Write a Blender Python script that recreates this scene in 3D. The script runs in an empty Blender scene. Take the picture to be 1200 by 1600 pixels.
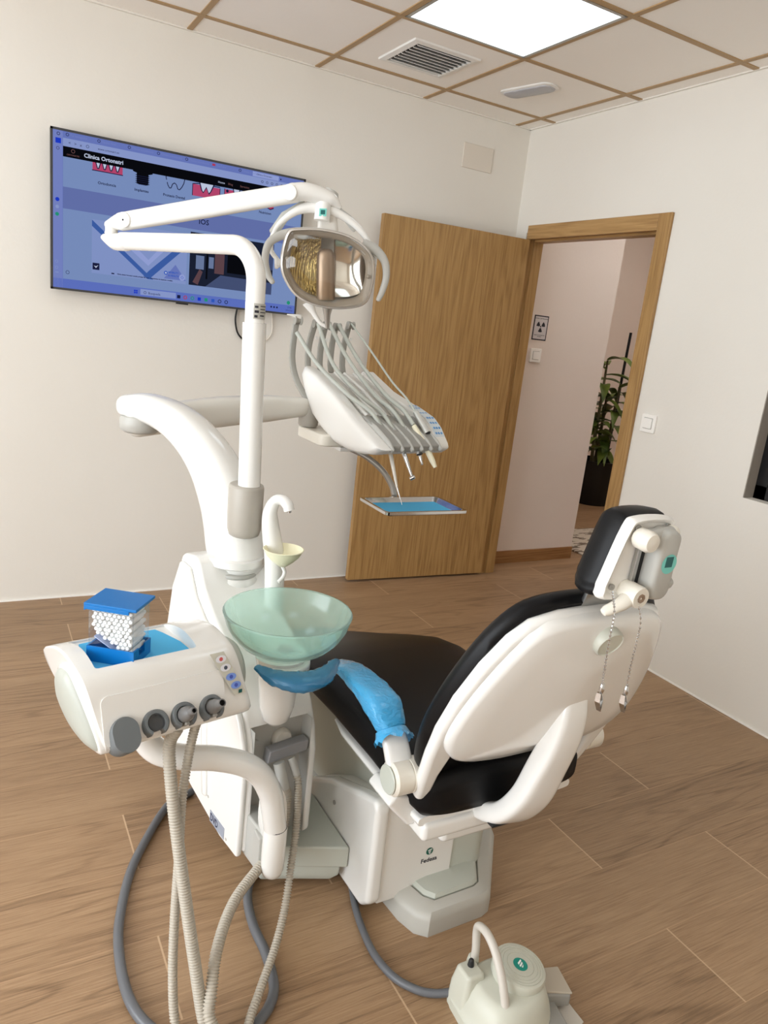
import bpy, bmesh, math, random
from mathutils import Vector, Matrix
random.seed(7)
SC = bpy.context.scene
COL = SC.collection
PI = math.pi

# ------------------------------------------------------------------ helpers
def lin(c):
    c /= 255.0
    return c / 12.92 if c <= 0.04045 else ((c + 0.055) / 1.055) ** 2.4
def rgb(r, g, b):
    return (lin(r), lin(g), lin(b), 1.0)

MATS = {}
def mat(name, col, rough=0.4, metal=0.0, coat=0.0, trans=0.0, ior=1.45, alpha=1.0, bump=None, sheen=0.0, spec=0.5):
    m = bpy.data.materials.new(name); m.use_nodes = True
    b = m.node_tree.nodes['Principled BSDF']
    b.inputs['Base Color'].default_value = col
    b.inputs['Roughness'].default_value = rough
    b.inputs['Metallic'].default_value = metal
    b.inputs['Coat Weight'].default_value = coat
    b.inputs['Coat Roughness'].default_value = 0.08
    b.inputs['Transmission Weight'].default_value = trans
    b.inputs['IOR'].default_value = ior
    b.inputs['Alpha'].default_value = alpha
    b.inputs['Specular IOR Level'].default_value = spec
    if bump:
        nt = m.node_tree
        n = nt.nodes.new('ShaderNodeTexNoise'); n.inputs['Scale'].default_value = bump[0]; n.inputs['Detail'].default_value = 6
        t = nt.nodes.new('ShaderNodeTexCoord')
        bp = nt.nodes.new('ShaderNodeBump'); bp.inputs['Strength'].default_value = bump[1]; bp.inputs['Distance'].default_value = bump[2]
        nt.links.new(t.outputs['Object'], n.inputs['Vector'])
        nt.links.new(n.outputs['Fac'], bp.inputs['Height']); nt.links.new(bp.outputs['Normal'], b.inputs['Normal'])
    MATS[name] = m
    return m
def emat(name, col, strength=1.0):
    m = bpy.data.materials.new(name); m.use_nodes = True
    nt = m.node_tree; nt.nodes.clear()
    o = nt.nodes.new('ShaderNodeOutputMaterial'); e = nt.nodes.new('ShaderNodeEmission')
    e.inputs['Color'].default_value = col; e.inputs['Strength'].default_value = strength
    nt.links.new(e.outputs[0], o.inputs[0]); MATS[name] = m
    return m

OFF = {}      # world position of the thing each object belongs to
def thing(name, label, cat, loc, group=None, kind=None):
    o = bpy.data.objects.new(name, None); COL.objects.link(o)
    o.empty_display_size = 0.05
    o.location = loc; OFF[o] = Vector(loc)
    if label: o['label'] = label
    if cat: o['category'] = cat
    if group: o['group'] = group
    if kind: o['kind'] = kind
    return o
def tag(o, label=None, cat=None, group=None, kind=None):
    if label: o['label'] = label
    if cat: o['category'] = cat
    if group: o['group'] = group
    if kind: o['kind'] = kind
    return o
def obj(name, bm, m, parent=None, bevel=0.0, seg=3, angle=40, smooth=True, sub=0, loc=None, flip=True):
    off = OFF[parent] if parent is not None else Vector(loc if loc is not None else (0, 0, 0))
    if flip:
        bmesh.ops.recalc_face_normals(bm, faces=bm.faces[:])
    bmesh.ops.translate(bm, vec=-off, verts=bm.verts[:])
    me = bpy.data.meshes.new(name); bm.to_mesh(me); bm.free()
    for mm in (m if isinstance(m, (list, tuple)) else [m]):
        me.materials.append(mm)
    o = bpy.data.objects.new(name, me); COL.objects.link(o)
    OFF[o] = off
    if parent is not None: o.parent = parent
    elif loc is not None: o.location = loc
    if smooth:
        me.polygons.foreach_set('use_smooth', [True] * len(me.polygons))
        me.set_sharp_from_angle(angle=math.radians(angle))
    if bevel > 0:
        b = o.modifiers.new('bevel', 'BEVEL'); b.width = bevel; b.segments = seg; b.limit_method = 'ANGLE'
        b.angle_limit = math.radians(35); b.harden_normals = False
        me.polygons.foreach_set('use_smooth', [True] * len(me.polygons))
        w = o.modifiers.new('wn', 'WEIGHTED_NORMAL'); w.keep_sharp = False; w.weight = 80
        for e in me.edges: e.use_edge_sharp = False
    if sub:
        s = o.modifiers.new('sub', 'SUBSURF'); s.levels = sub; s.render_levels = sub
    return o
def struct(name, bm, m, **k):
    o = obj(name, bm, m, **k); o['kind'] = 'structure'; return o

class Fr:
    """local frame: origin and turn about the vertical"""
    def __init__(s, O, a=0.0):
        a = math.radians(a); s.O = Vector(O)
        s.u = Vector((math.cos(a), math.sin(a), 0)); s.v = Vector((-math.sin(a), math.cos(a), 0)); s.w = Vector((0, 0, 1))
    def __call__(s, a, b, c): return s.O + s.u * a + s.v * b + s.w * c
class Ax(Fr):
    """local frame from three axes"""
    def __init__(s, O, u, v, w):
        s.O = Vector(O); s.u = Vector(u).normalized(); s.v = Vector(v).normalized(); s.w = Vector(w).normalized()
W0 = Fr((0, 0, 0), 0)

def BM(): return bmesh.new()
def add_box(bm, lo, hi, fr=W0, mi=0):
    P = [fr(x, y, z) for z in (lo[2], hi[2]) for y in (lo[1], hi[1]) for x in (lo[0], hi[0])]
    v = [bm.verts.new(p) for p in P]
    for f in ((0, 2, 3, 1), (4, 5, 7, 6), (0, 1, 5, 4), (2, 6, 7, 3), (0, 4, 6, 2), (1, 3, 7, 5)):
        bm.faces.new([v[i] for i in f]).material_index = mi
    return bm
def box(lo, hi, fr=W0): return add_box(BM(), lo, hi, fr)
def add_loft(bm, rings, cap=True, close=False, mi=0):
    R = [[bm.verts.new(p) for p in r] for r in rings]
    n = len(R[0]); k = len(R)
    for i in range(k if close else k - 1):
        a, b = R[i], R[(i + 1) % k]
        for j in range(n):
            bm.faces.new((a[j], a[(j + 1) % n], b[(j + 1) % n], b[j])).material_index = mi
    if cap and not close:
        bm.faces.new(R[0][::-1]).material_index = mi; bm.faces.new(R[-1]).material_index = mi
    return bm
def loft(rings, **k): return add_loft(BM(), rings, **k)
def add_prism(bm, pts, a, b, axes, mi=0):
    """outline pts in (p,q), swept from a to b along r; axes(p,q,r)->point"""
    return add_loft(bm, [[axes(p, q, a) for p, q in pts], [axes(p, q, b) for p, q in pts]], mi=mi)
def prism(pts, a, b, axes): return add_prism(BM(), pts, a, b, axes)
def catmull(P, n=8):
    P = [Vector(p) for p in P]
    if len(P) < 3: return [P[0].lerp(P[-1], i / n) for i in range(n + 1)]
    Q = [P[0] * 2 - P[1]] + P + [P[-1] * 2 - P[-2]]
    out = []
    for i in range(1, len(Q) - 2):
        p0, p1, p2, p3 = Q[i - 1], Q[i], Q[i + 1], Q[i + 2]
        for k in range(n):
            t = k / n
            out.append(0.5 * (2 * p1 + (p2 - p0) * t + (2 * p0 - 5 * p1 + 4 * p2 - p3) * t * t + (3 * p1 - p0 - 3 * p2 + p3) * t ** 3))
    out.append(P[-1])
    return out
def interp(L, t):
    if not isinstance(L, (list, tuple)): return L
    x = t * (len(L) - 1); i = min(int(x), len(L) - 2); f = x - i
    return L[i] * (1 - f) + L[i + 1] * f
def frames(path, up0=None):
    T = []
    for i in range(len(path)):
        a = path[max(i - 1, 0)]; b = path[min(i + 1, len(path) - 1)]
        T.append((b - a).normalized())
    n = Vector(up0) if up0 is not None else (Vector((0, 0, 1)) if abs(T[0].z) < 0.9 else Vector((1, 0, 0)))
    F = []
    for t in T:
        n = (n - t * n.dot(t)).normalized()
        F.append((t, n, t.cross(n)))
    return F
def add_tube(bm, path, r, seg=16, rb=None, up=None, power=2.0, cap=True, mi=0, rounded=0):
    """swept tube; r along the frame normal, rb along the binormal (lists interpolate); power>2 squares the section"""
    path = [Vector(p) for p in path]
    F = frames(path, up); N = len(path); rings = []
    def ring(c, n, b, ra, rbb):
        R = []
        for j in range(seg):
            a = 2 * PI * j / seg; ca, sa = math.cos(a), math.sin(a)
            x = math.copysign(abs(ca) ** (2 / power), ca); y = math.copysign(abs(sa) ** (2 / power), sa)
            R.append(c + n * (x * ra) + b * (y * rbb))
        return R
    for i, c in enumerate(path):
        t = i / (N - 1); ra = interp(r, t); rbb = interp(rb, t) if rb is not None else ra
        tt, n, b = F[i]
        if rounded and i == 0:
            for k in range(rounded):
                a = PI / 2 * (1 - k / rounded) ; s = math.cos(a)
                rings.append(ring(c - tt * math.sin(a) * min(ra, rbb), n, b, max(ra * s, 1e-4), max(rbb * s, 1e-4)))
        rings.append(ring(c, n, b, ra, rbb))
        if rounded and i == N - 1:
            for k in range(1, rounded + 1):
                a = PI / 2 * k / rounded; s = math.cos(a)
                rings.append(ring(c + tt * math.sin(a) * min(ra, rbb), n, b, max(ra * s, 1e-4), max(rbb * s, 1e-4)))
    return add_loft(bm, rings, cap=cap, mi=mi)
def tube(path, r, **k): return add_tube(BM(), path, r, **k)
def add_lathe(bm, prof, O, axis=(0, 0, 1), seg=32, ref=None, a0=0, a1=2 * PI, mi=0):
    """prof: list of (radius, height) along axis from O"""
    ax = Vector(axis).normalized()
    x = Vector(ref) if ref is not None else (Vector((1, 0, 0)) if abs(ax.x) < 0.9 else Vector((0, 1, 0)))
    x = (x - ax * x.dot(ax)).normalized(); y = ax.cross(x); O = Vector(O)
    rings = []
    for r, h in prof:
        r = max(r, 1e-5)
        rings.append([O + ax * h + (x * math.cos(2 * PI * j / seg) + y * math.sin(2 * PI * j / seg)) * r for j in range(seg)])
    return add_loft(bm, rings, cap=True, mi=mi)
def lathe(prof, O, axis=(0, 0, 1), seg=32, **k): return add_lathe(BM(), prof, O, axis, seg, **k)
def add_pillow(bm, outline, levels, fr, center=None, mi=0):
    """outline in (u,v); levels (scale, w): rings shrunk about the centre"""
    if center is None:
        center = (sum(p[0] for p in outline) / len(outline), sum(p[1] for p in outline) / len(outline))
    cx, cy = center
    rings = [[fr(cx + (p[0] - cx) * s, cy + (p[1] - cy) * s, w) for p in outline] for s, w in levels]
    return add_loft(bm, rings, mi=mi)
def pillow(outline, levels, fr, **k): return add_pillow(BM(), outline, levels, fr, **k)
def smooth_outline(P, n=5):
    """closed catmull through 2-D points"""
    m = len(P); out = []
    for i in range(m):
        p0, p1, p2, p3 = P[(i - 1) % m], P[i], P[(i + 1) % m], P[(i + 2) % m]
        for k in range(n):
            t = k / n
            out.append(tuple(0.5 * (2 * p1[c] + (p2[c] - p0[c]) * t + (2 * p0[c] - 5 * p1[c] + 4 * p2[c] - p3[c]) * t * t + (3 * p1[c] - p0[c] - 3 * p2[c] + p3[c]) * t ** 3) for c in (0, 1)))
    return out
def rrect(w, h, r, n=5, cx=0, cy=0):
    out = []
    for sx, sy, a0 in ((1, 1, 0), (-1, 1, 90), (-1, -1, 180), (1, -1, 270)):
        for k in range(n + 1):
            a = math.radians(a0 + 90 * k / n)
            out.append((cx + sx * (w / 2 - r) + r * math.cos(a), cy + sy * (h / 2 - r) + r * math.sin(a)))
    return out
def superel(a, b, p=2.6, n=40):
    out = []
    for j in range(n):
        t = 2 * PI * j / n; c, s = math.cos(t), math.sin(t)
        out.append((math.copysign(abs(c) ** (2 / p), c) * a, math.copysign(abs(s) ** (2 / p), s) * b))
    return out
def quad(bm, pts, mi=0):
    f = bm.faces.new([bm.verts.new(p) for p in pts]); f.material_index = mi; return bm
def text_bm(s, size, O, right, up, bm=None, mi=0, align='LEFT', depth=0.0, sx=1.0, bold=0.0):
    cu = bpy.data.curves.new('t', 'FONT'); cu.body = s; cu.size = size; cu.align_x = align; cu.align_y = 'BOTTOM_BASELINE'
    cu.offset = bold; cu.resolution_u = 2
    to = bpy.data.objects.new('t', cu); COL.objects.link(to)
    dg = bpy.context.evaluated_depsgraph_get()
    me = bpy.data.meshes.new_from_object(to.evaluated_get(dg))
    bpy.data.objects.remove(to); bpy.data.curves.remove(cu)
    bm = bm or BM(); n0 = len(bm.verts); f0 = len(bm.faces)
    bm.from_mesh(me); bpy.data.meshes.remove(me)
    bm.verts.ensure_lookup_table(); bm.faces.ensure_lookup_table()
    right = Vector(right).normalized(); up = Vector(up).normalized(); O = Vector(O)
    for v in bm.verts[n0:]: v.co = O + right * v.co.x * sx + up * v.co.y
    for f in bm.faces[f0:]: f.material_index = mi
    return bm
def disc(bm, c, n, r, seg=24, ref=(0, 0, 1), rb=None, mi=0):
    n = Vector(n).normalized(); x = Vector(ref); x = (x - n * x.dot(n)).normalized(); y = n.cross(x)
    rb = rb or r
    return quad(bm, [Vector(c) + x * math.cos(2 * PI * j / seg) * r + y * math.sin(2 * PI * j / seg) * rb for j in range(seg)], mi)
def boolean_cut(o, cutter_bm):
    me = bpy.data.meshes.new('c'); bmesh.ops.recalc_face_normals(cutter_bm, faces=cutter_bm.faces[:])
    bmesh.ops.translate(cutter_bm, vec=-OFF[o], verts=cutter_bm.verts[:]); cutter_bm.to_mesh(me); cutter_bm.free()
    c = bpy.data.objects.new('c', me); COL.objects.link(c)
    if o.parent: c.parent = o.parent
    bpy.context.view_layer.update()
    md = o.modifiers.new('cut', 'BOOLEAN'); md.object = c; md.operation = 'DIFFERENCE'; md.solver = 'EXACT'
    dg = bpy.context.evaluated_depsgraph_get()
    new = bpy.data.meshes.new_from_object(o.evaluated_get(dg))
    o.modifiers.clear(); old = o.data; o.data = new
    bpy.data.objects.remove(c); bpy.data.meshes.remove(me); bpy.data.meshes.remove(old)
    new.polygons.foreach_set('use_smooth', [True] * len(new.polygons)); new.set_sharp_from_angle(angle=math.radians(35))

# ------------------------------------------------------------------ materials
WHITE = mat('white_gloss_plastic', rgb(233, 232, 228), 0.2, coat=0.4)
WHITE2 = mat('white_satin_plastic', rgb(229, 227, 222), 0.34)
OFFW = mat('warm_white_plastic', rgb(226, 221, 209), 0.3)
GREYL = mat('light_grey_plastic', rgb(178, 177, 171), 0.42)
GREYM = mat('mid_grey_plastic', rgb(150, 148, 142), 0.45)
GREYD = mat('slate_grey_rubber', rgb(104, 109, 111), 0.5)
GREYBASE = mat('grey_painted_base', rgb(186, 184, 176), 0.4)
SAGE = mat('sage_grey_cover', rgb(190, 194, 184), 0.33)
DARK = mat('dark_void_plastic', rgb(32, 32, 33), 0.6)
BLACK = mat('black_upholstery', rgb(13, 13, 15), 0.42, bump=(350, 0.08, 0.002), spec=0.25)
BLACKP = mat('black_plastic', rgb(18, 18, 20), 0.35)
CHROME = mat('polished_steel', rgb(205, 205, 205), 0.14, metal=1.0)
STEEL = mat('brushed_steel', rgb(180, 180, 178), 0.3, metal=1.0)
SILVER = mat('silver_paint', rgb(176, 172, 166), 0.3, metal=0.75)
BRONZE = mat('bronze_grey_metal', rgb(160, 140, 122), 0.32, metal=0.7)
CREAM = mat('cream_plastic', rgb(232, 226, 200), 0.35)
YCREAM = mat('pale_yellow_plastic', rgb(240, 236, 205), 0.35)
BLUE = mat('blue_box_plastic', rgb(0, 110, 184), 0.3)
BLUEP = mat('blue_crepe_paper', rgb(80, 178, 226), 0.85)
TEAL = mat('teal_sticker', rgb(20, 140, 125), 0.35)
TEALL = mat('pale_teal_sticker', rgb(120, 205, 195), 0.4)
WHITEP = mat('white_print', rgb(240, 242, 240), 0.45)
HOSEM = mat('beige_corrugated_hose', rgb(178, 170, 156), 0.5)
HOSEG = mat('grey_green_tubing', rgb(178, 181, 172), 0.42)
CABLE = mat('dark_grey_cable', rgb(98, 100, 104), 0.32)
COTTON = mat('white_cotton', rgb(240, 240, 238), 0.95)
INK = mat('dark_ink', rgb(35, 35, 45), 0.6)
WPLATE = mat('white_switch_plastic', rgb(247, 245, 240), 0.35)
WPLATE2 = mat('wall_coloured_plate', rgb(222, 214, 202), 0.45)
FRAMEB = mat('black_window_frame', rgb(18, 18, 20), 0.35)
BRASS = mat('beige_cap', rgb(214, 196, 168), 0.4)

def thin_clear(name, tint, fac, rough=0.05):
    """thin clear sheet: mostly see-through with a glossy skin"""
    m = bpy.data.materials.new(name); m.use_nodes = True; nt = m.node_tree; nt.nodes.clear()
    o = nt.nodes.new('ShaderNodeOutputMaterial'); t = nt.nodes.new('ShaderNodeBsdfTransparent'); g = nt.nodes.new('ShaderNodeBsdfGlossy')
    t.inputs['Color'].default_value = tint; g.inputs['Roughness'].default_value = rough
    lw = nt.nodes.new('ShaderNodeLayerWeight'); lw.inputs['Blend'].default_value = 0.5
    fr = nt.nodes.new('ShaderNodeMath'); fr.operation = 'POWER'; fr.inputs[1].default_value = 3.5; nt.links.new(lw.outputs['Facing'], fr.inputs[0])
    ad = nt.nodes.new('ShaderNodeMath'); ad.operation = 'MULTIPLY_ADD'; ad.inputs[1].default_value = 0.6; ad.inputs[2].default_value = 0.03 + fac
    mx = nt.nodes.new('ShaderNodeMixShader')
    nt.links.new(fr.outputs[0], ad.inputs[0]); nt.links.new(ad.outputs[0], mx.inputs[0])
    nt.links.new(t.outputs[0], mx.inputs[1]); nt.links.new(g.outputs[0], mx.inputs[2]); nt.links.new(mx.outputs[0], o.inputs[0])
    MATS[name] = m; return m
CLEAR = thin_clear('clear_plastic_sheet', (0.93, 0.95, 0.97, 1), 0.02)
LENS = thin_clear('clear_lamp_cover', (0.93, 0.91, 0.87, 1), 0.03)

def frosted(name, col, through, rough):
    """frosted glass: translucent body, a little see-through, glossy skin"""
    m = bpy.data.materials.new(name); m.use_nodes = True; nt = m.node_tree; nt.nodes.clear()
    o = nt.nodes.new('ShaderNodeOutputMaterial')
    d = nt.nodes.new('ShaderNodeBsdfDiffuse'); d.inputs['Color'].default_value = col
    tl = nt.nodes.new('ShaderNodeBsdfTranslucent'); tl.inputs['Color'].default_value = col
    rf = nt.nodes.new('ShaderNodeBsdfRefraction'); rf.inputs['Color'].default_value = (min(1, col[0] * 1.25), min(1, col[1] * 1.08), min(1, col[2] * 1.1), 1); rf.inputs['Roughness'].default_value = rough; rf.inputs['IOR'].default_value = 1.05
    g = nt.nodes.new('ShaderNodeBsdfGlossy'); g.inputs['Roughness'].default_value = 0.08
    lw = nt.nodes.new('ShaderNodeLayerWeight'); lw.inputs['Blend'].default_value = 0.5
    pw = nt.nodes.new('ShaderNodeMath'); pw.operation = 'POWER'; pw.inputs[1].default_value = 3.5; nt.links.new(lw.outputs['Facing'], pw.inputs[0])
    fr = nt.nodes.new('ShaderNodeMath'); fr.operation = 'MULTIPLY_ADD'; fr.inputs[1].default_value = 0.5; fr.inputs[2].default_value = 0.035; nt.links.new(pw.outputs[0], fr.inputs[0])
    a = nt.nodes.new('ShaderNodeMixShader'); a.inputs[0].default_value = 0.5
    b = nt.nodes.new('ShaderNodeMixShader'); b.inputs[0].default_value = through
    c = nt.nodes.new('ShaderNodeMixShader')
    nt.links.new(d.outputs[0], a.inputs[1]); nt.links.new(tl.outputs[0], a.inputs[2])
    nt.links.new(a.outputs[0], b.inputs[1]); nt.links.new(rf.outputs[0], b.inputs[2])
    nt.links.new(fr.outputs[0], c.inputs[0]); nt.links.new(b.outputs[0], c.inputs[1]); nt.links.new(g.outputs[0], c.inputs[2])
    nt.links.new(c.outputs[0], o.inputs[0]); MATS[name] = m; return m
BOWLG = frosted('frosted_green_glass', (0.72, 0.95, 0.88, 1), 0.71, 0.18)
FROSTW = frosted('frosted_grey_film', (0.30, 0.32, 0.33, 1), 0.15, 0.4)

def film_mat():
    m = mat('blue_barrier_film', rgb(70, 168, 222), 0.16, coat=0.6)
    nt = m.node_tree; b = nt.nodes['Principled BSDF']
    t = nt.nodes.new('ShaderNodeTexCoord'); mp = nt.nodes.new('ShaderNodeMapping'); mp.inputs['Scale'].default_value = (30, 30, 70)
    n = nt.nodes.new('ShaderNodeTexNoise'); n.inputs['Scale'].default_value = 1.4; n.inputs['Detail'].default_value = 4; n.inputs['Distortion'].default_value = 1.6
    bp = nt.nodes.new('ShaderNodeBump'); bp.inputs['Strength'].default_value = 0.6; bp.inputs['Distance'].default_value = 0.006
    nt.links.new(t.outputs['Object'], mp.inputs[0]); nt.links.new(mp.outputs[0], n.inputs['Vector'])
    nt.links.new(n.outputs['Fac'], bp.inputs['Height']); nt.links.new(bp.outputs['Normal'], b.inputs['Normal'])
    return m
FILM = film_mat()
FILMD = mat('blue_film_over_handle', rgb(44, 112, 152), 0.2, coat=0.5, bump=(40, 0.5, 0.004))

def wall_mat(name, col, stain=0.0):
    m = bpy.data.materials.new(name); m.use_nodes = True; nt = m.node_tree; b = nt.nodes['Principled BSDF']
    b.inputs['Roughness'].default_value = 0.75; b.inputs['Specular IOR Level'].default_value = 0.25
    t = nt.nodes.new('ShaderNodeTexCoord')
    n = nt.nodes.new('ShaderNodeTexNoise'); n.inputs['Scale'].default_value = 1.3; n.inputs['Detail'].default_value = 5
    r = nt.nodes.new('ShaderNodeValToRGB'); r.color_ramp.elements[0].position = 0.3; r.color_ramp.elements[1].position = 0.75
    r.color_ramp.elements[0].color = (col[0] * 0.965, col[1] * 0.96, col[2] * 0.95, 1); r.color_ramp.elements[1].color = col
    nb = nt.nodes.new('ShaderNodeTexNoise'); nb.inputs['Scale'].default_value = 60; nb.inputs['Detail'].default_value = 4
    bp = nt.nodes.new('ShaderNodeBump'); bp.inputs['Strength'].default_value = 0.06; bp.inputs['Distance'].default_value = 0.01
    nt.links.new(t.outputs['Object'], n.inputs['Vector']); nt.links.new(t.outputs['Object'], nb.inputs['Vector'])
    nt.links.new(n.outputs['Fac'], r.inputs[0]); nt.links.new(r.outputs[0], b.inputs['Base Color'])
    nt.links.new(nb.outputs['Fac'], bp.inputs['Height']); nt.links.new(bp.outputs['Normal'], b.inputs['Normal'])
    MATS[name] = m; return m
WALL = wall_mat('matt_white_wall_paint', rgb(231, 227, 219))
HALLW = wall_mat('hall_wall_paint', rgb(232, 220, 210))
CEILT = wall_mat('white_ceiling_tile', rgb(248, 244, 238))

def wood_mat(name, c_dark, c_mid, c_light, along='Z', scale=1.0, rough=0.45):
    """plain sliced oak veneer: fine grain plus cathedral rings"""
    m = bpy.data.materials.new(name); m.use_nodes = True; nt = m.node_tree; b = nt.nodes['Principled BSDF']
    b.inputs['Roughness'].default_value = rough
    N = nt.nodes.new; Lk = nt.links.new
    t = N('ShaderNodeTexCoord')
    s = {'X': (1.6, 60, 60), 'Y': (60, 1.6, 60), 'Z': (60, 60, 1.6)}[along]
    s2 = {'X': (0.5, 7, 7), 'Y': (7, 0.5, 7), 'Z': (7, 7, 0.5)}[along]
    mp = N('ShaderNodeMapping'); mp.inputs['Scale'].default_value = [k * scale for k in s]
    mp2 = N('ShaderNodeMapping'); mp2.inputs['Scale'].default_value = [k * scale for k in s2]
    n1 = N('ShaderNodeTexNoise'); n1.inputs['Scale'].default_value = 3.2; n1.inputs['Detail'].default_value = 8; n1.inputs['Roughness'].default_value = 0.65
    n2 = N('ShaderNodeTexNoise'); n2.inputs['Scale'].default_value = 1.3; n2.inputs['Detail'].default_value = 2
    ml = N('ShaderNodeMath'); ml.operation = 'MULTIPLY'; ml.inputs[1].default_value = 70
    sn = N('ShaderNodeMath'); sn.operation = 'SINE'
    mr = N('ShaderNodeMapRange'); mr.inputs[1].default_value = -1; mr.inputs[2].default_value = 1
    ad = N('ShaderNodeMix'); ad.data_type = 'FLOAT'; ad.inputs[0].default_value = 0.16
    rp = N('ShaderNodeValToRGB'); e = rp.color_ramp.elements
    e[0].position = 0.25; e[0].color = c_dark; e[1].position = 0.72; e[1].color = c_light
    x = e.new(0.48); x.color = c_mid
    Lk(t.outputs['Object'], mp.inputs[0]); Lk(t.outputs['Object'], mp2.inputs[0]); Lk(mp.outputs[0], n1.inputs['Vector']); Lk(mp2.outputs[0], n2.inputs['Vector'])
    Lk(n2.outputs['Fac'], ml.inputs[0]); Lk(ml.outputs[0], sn.inputs[0]); Lk(sn.outputs[0], mr.inputs[0])
    Lk(n1.outputs['Fac'], ad.inputs[2]); Lk(mr.outputs[0], ad.inputs[3]); Lk(ad.outputs[0], rp.inputs[0]); Lk(rp.outputs[0], b.inputs['Base Color'])
    MATS[name] = m; return m
OAK = wood_mat('oak_veneer_upright', rgb(134, 100, 56), rgb(164, 127, 77), rgb(180, 144, 92), 'Z')
OAKX = wood_mat('oak_veneer_across', rgb(138, 104, 60), rgb(168, 131, 82), rgb(184, 148, 97), 'Y')
OAKB = wood_mat('oak_baseboard', rgb(120, 82, 46), rgb(148, 106, 64), rgb(164, 122, 78), 'X')

def floor_mat():
    m = bpy.data.materials.new('oak_look_floor_planks'); m.use_nodes = True; nt = m.node_tree; b = nt.nodes['Principled BSDF']
    N = nt.nodes.new; Lk = nt.links.new
    def M(op, a, c=None, d=None):
        n = N('ShaderNodeMath'); n.operation = op
        for i, v in enumerate((a, c, d)):
            if v is None: continue
            if isinstance(v, (int, float)): n.inputs[i].default_value = v
            else: Lk(v, n.inputs[i])
        return n.outputs[0]
    t = N('ShaderNodeTexCoord'); sp = N('ShaderNodeSeparateXYZ'); Lk(t.outputs['Object'], sp.inputs[0])
    X, Y = sp.outputs[0], sp.outputs[1]
    yr = M('DIVIDE', M('ADD', Y, 10 * 0.2325 + 2.42), 0.2325)
    row = M('FLOOR', yr); fy = M('SUBTRACT', yr, row)
    par = M('MODULO', row, 2.0)
    xo = M('ADD', X, M('MULTIPLY', par, -0.45))
    xr = M('DIVIDE', M('ADD', xo, 2.42 + 12.0), 1.2)
    colm = M('FLOOR', xr); fx = M('SUBTRACT', xr, colm)
    cid = N('ShaderNodeCombineXYZ'); Lk(row, cid.inputs[0]); Lk(colm, cid.inputs[1])
    wn = N('ShaderNodeTexWhiteNoise'); wn.noise_dimensions = '3D'; Lk(cid.outputs[0], wn.inputs[0])
    # grain coordinates, shifted per plank
    gx = M('ADD', M('MULTIPLY', X, 0.9), M('MULTIPLY', wn.outputs['Value'], 37.0))
    gy = M('ADD', M('MULTIPLY', Y, 9.0), M('MULTIPLY', wn.outputs['Value'], 11.0))
    gv = N('ShaderNodeCombineXYZ'); Lk(gx, gv.inputs[0]); Lk(gy, gv.inputs[1])
    n2 = N('ShaderNodeTexNoise'); n2.inputs['Scale'].default_value = 0.85; n2.inputs['Detail'].default_value = 2.5; n2.inputs['Roughness'].default_value = 0.5; n2.inputs['Distortion'].default_value = 0.25; Lk(gv.outputs[0], n2.inputs['Vector'])
    ring = M('SINE', M('MULTIPLY', n2.outputs['Fac'], 70.0))
    ring = M('MULTIPLY_ADD', ring, 0.5, 0.5)
    fv = N('ShaderNodeCombineXYZ'); Lk(M('MULTIPLY', gx, 2.2), fv.inputs[0]); Lk(M('MULTIPLY', gy, 9.0), fv.inputs[1])
    n1 = N('ShaderNodeTexNoise'); n1.inputs['Scale'].default_value = 3.2; n1.inputs['Detail'].default_value = 8; n1.inputs['Roughness'].default_value = 0.78; Lk(fv.outputs[0], n1.inputs['Vector'])
    n3 = N('ShaderNodeTexNoise'); n3.inputs['Scale'].default_value = 0.5; n3.inputs['Detail'].default_value = 2; Lk(gv.outputs[0], n3.inputs['Vector'])
    rk = M('POWER', ring, 5.0)                 # thin dark growth lines
    n4 = N('ShaderNodeTexNoise'); n4.inputs['Scale'].default_value = 0.6; n4.inputs['Detail'].default_value = 1; Lk(gv.outputs[0], n4.inputs['Vector'])
    rk = M('MULTIPLY', rk, M('MULTIPLY_ADD', n4.outputs['Fac'], 1.6, -0.45))
    f = M('SUBTRACT', M('ADD', M('MULTIPLY', n1.outputs['Fac'], 0.82), M('MULTIPLY', n3.outputs['Fac'], 0.32)), M('MULTIPLY', M('MAXIMUM', rk, 0.0), 0.22))
    rp = N('ShaderNodeValToRGB'); e = rp.color_ramp.elements
    e[0].position = 0.30; e[0].color = rgb(106, 82, 58); e[1].position = 0.80; e[1].color = rgb(182, 152, 118)
    x = e.new(0.54); x.color = rgb(152, 122, 92)
    Lk(f, rp.inputs[0])
    hs = N('ShaderNodeHueSaturation'); Lk(M('MULTIPLY_ADD', wn.outputs['Value'], 0.16, 0.92), hs.inputs['Value']); Lk(rp.outputs[0], hs.inputs['Color'])
    # seams
    ex = M('MINIMUM', fx, M('SUBTRACT', 1.0, fx)); ey = M('MINIMUM', fy, M('SUBTRACT', 1.0, fy))
    sx_ = M('LESS_THAN', ex, 0.0018); sy_ = M('LESS_THAN', ey, 0.006)
    mx = N('ShaderNodeMix'); mx.data_type = 'RGBA'; Lk(M('MULTIPLY', sx_, 0.6), mx.inputs[0]); Lk(hs.outputs[0], mx.inputs[6]); mx.inputs[7].default_value = rgb(214, 184, 150)
    mx2 = N('ShaderNodeMix'); mx2.data_type = 'RGBA'; Lk(M('MULTIPLY', sy_, 0.4), mx2.inputs[0]); Lk(mx.outputs[2], mx2.inputs[6]); mx2.inputs[7].default_value = rgb(196, 160, 124)
    Lk(mx2.outputs[2], b.inputs['Base Color'])
    b.inputs['Roughness'].default_value = 0.42; b.inputs['Specular IOR Level'].default_value = 0.4
    bp = N('ShaderNodeBump'); bp.inputs['Strength'].default_value = 0.08; bp.inputs['Distance'].default_value = 0.004
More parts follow.
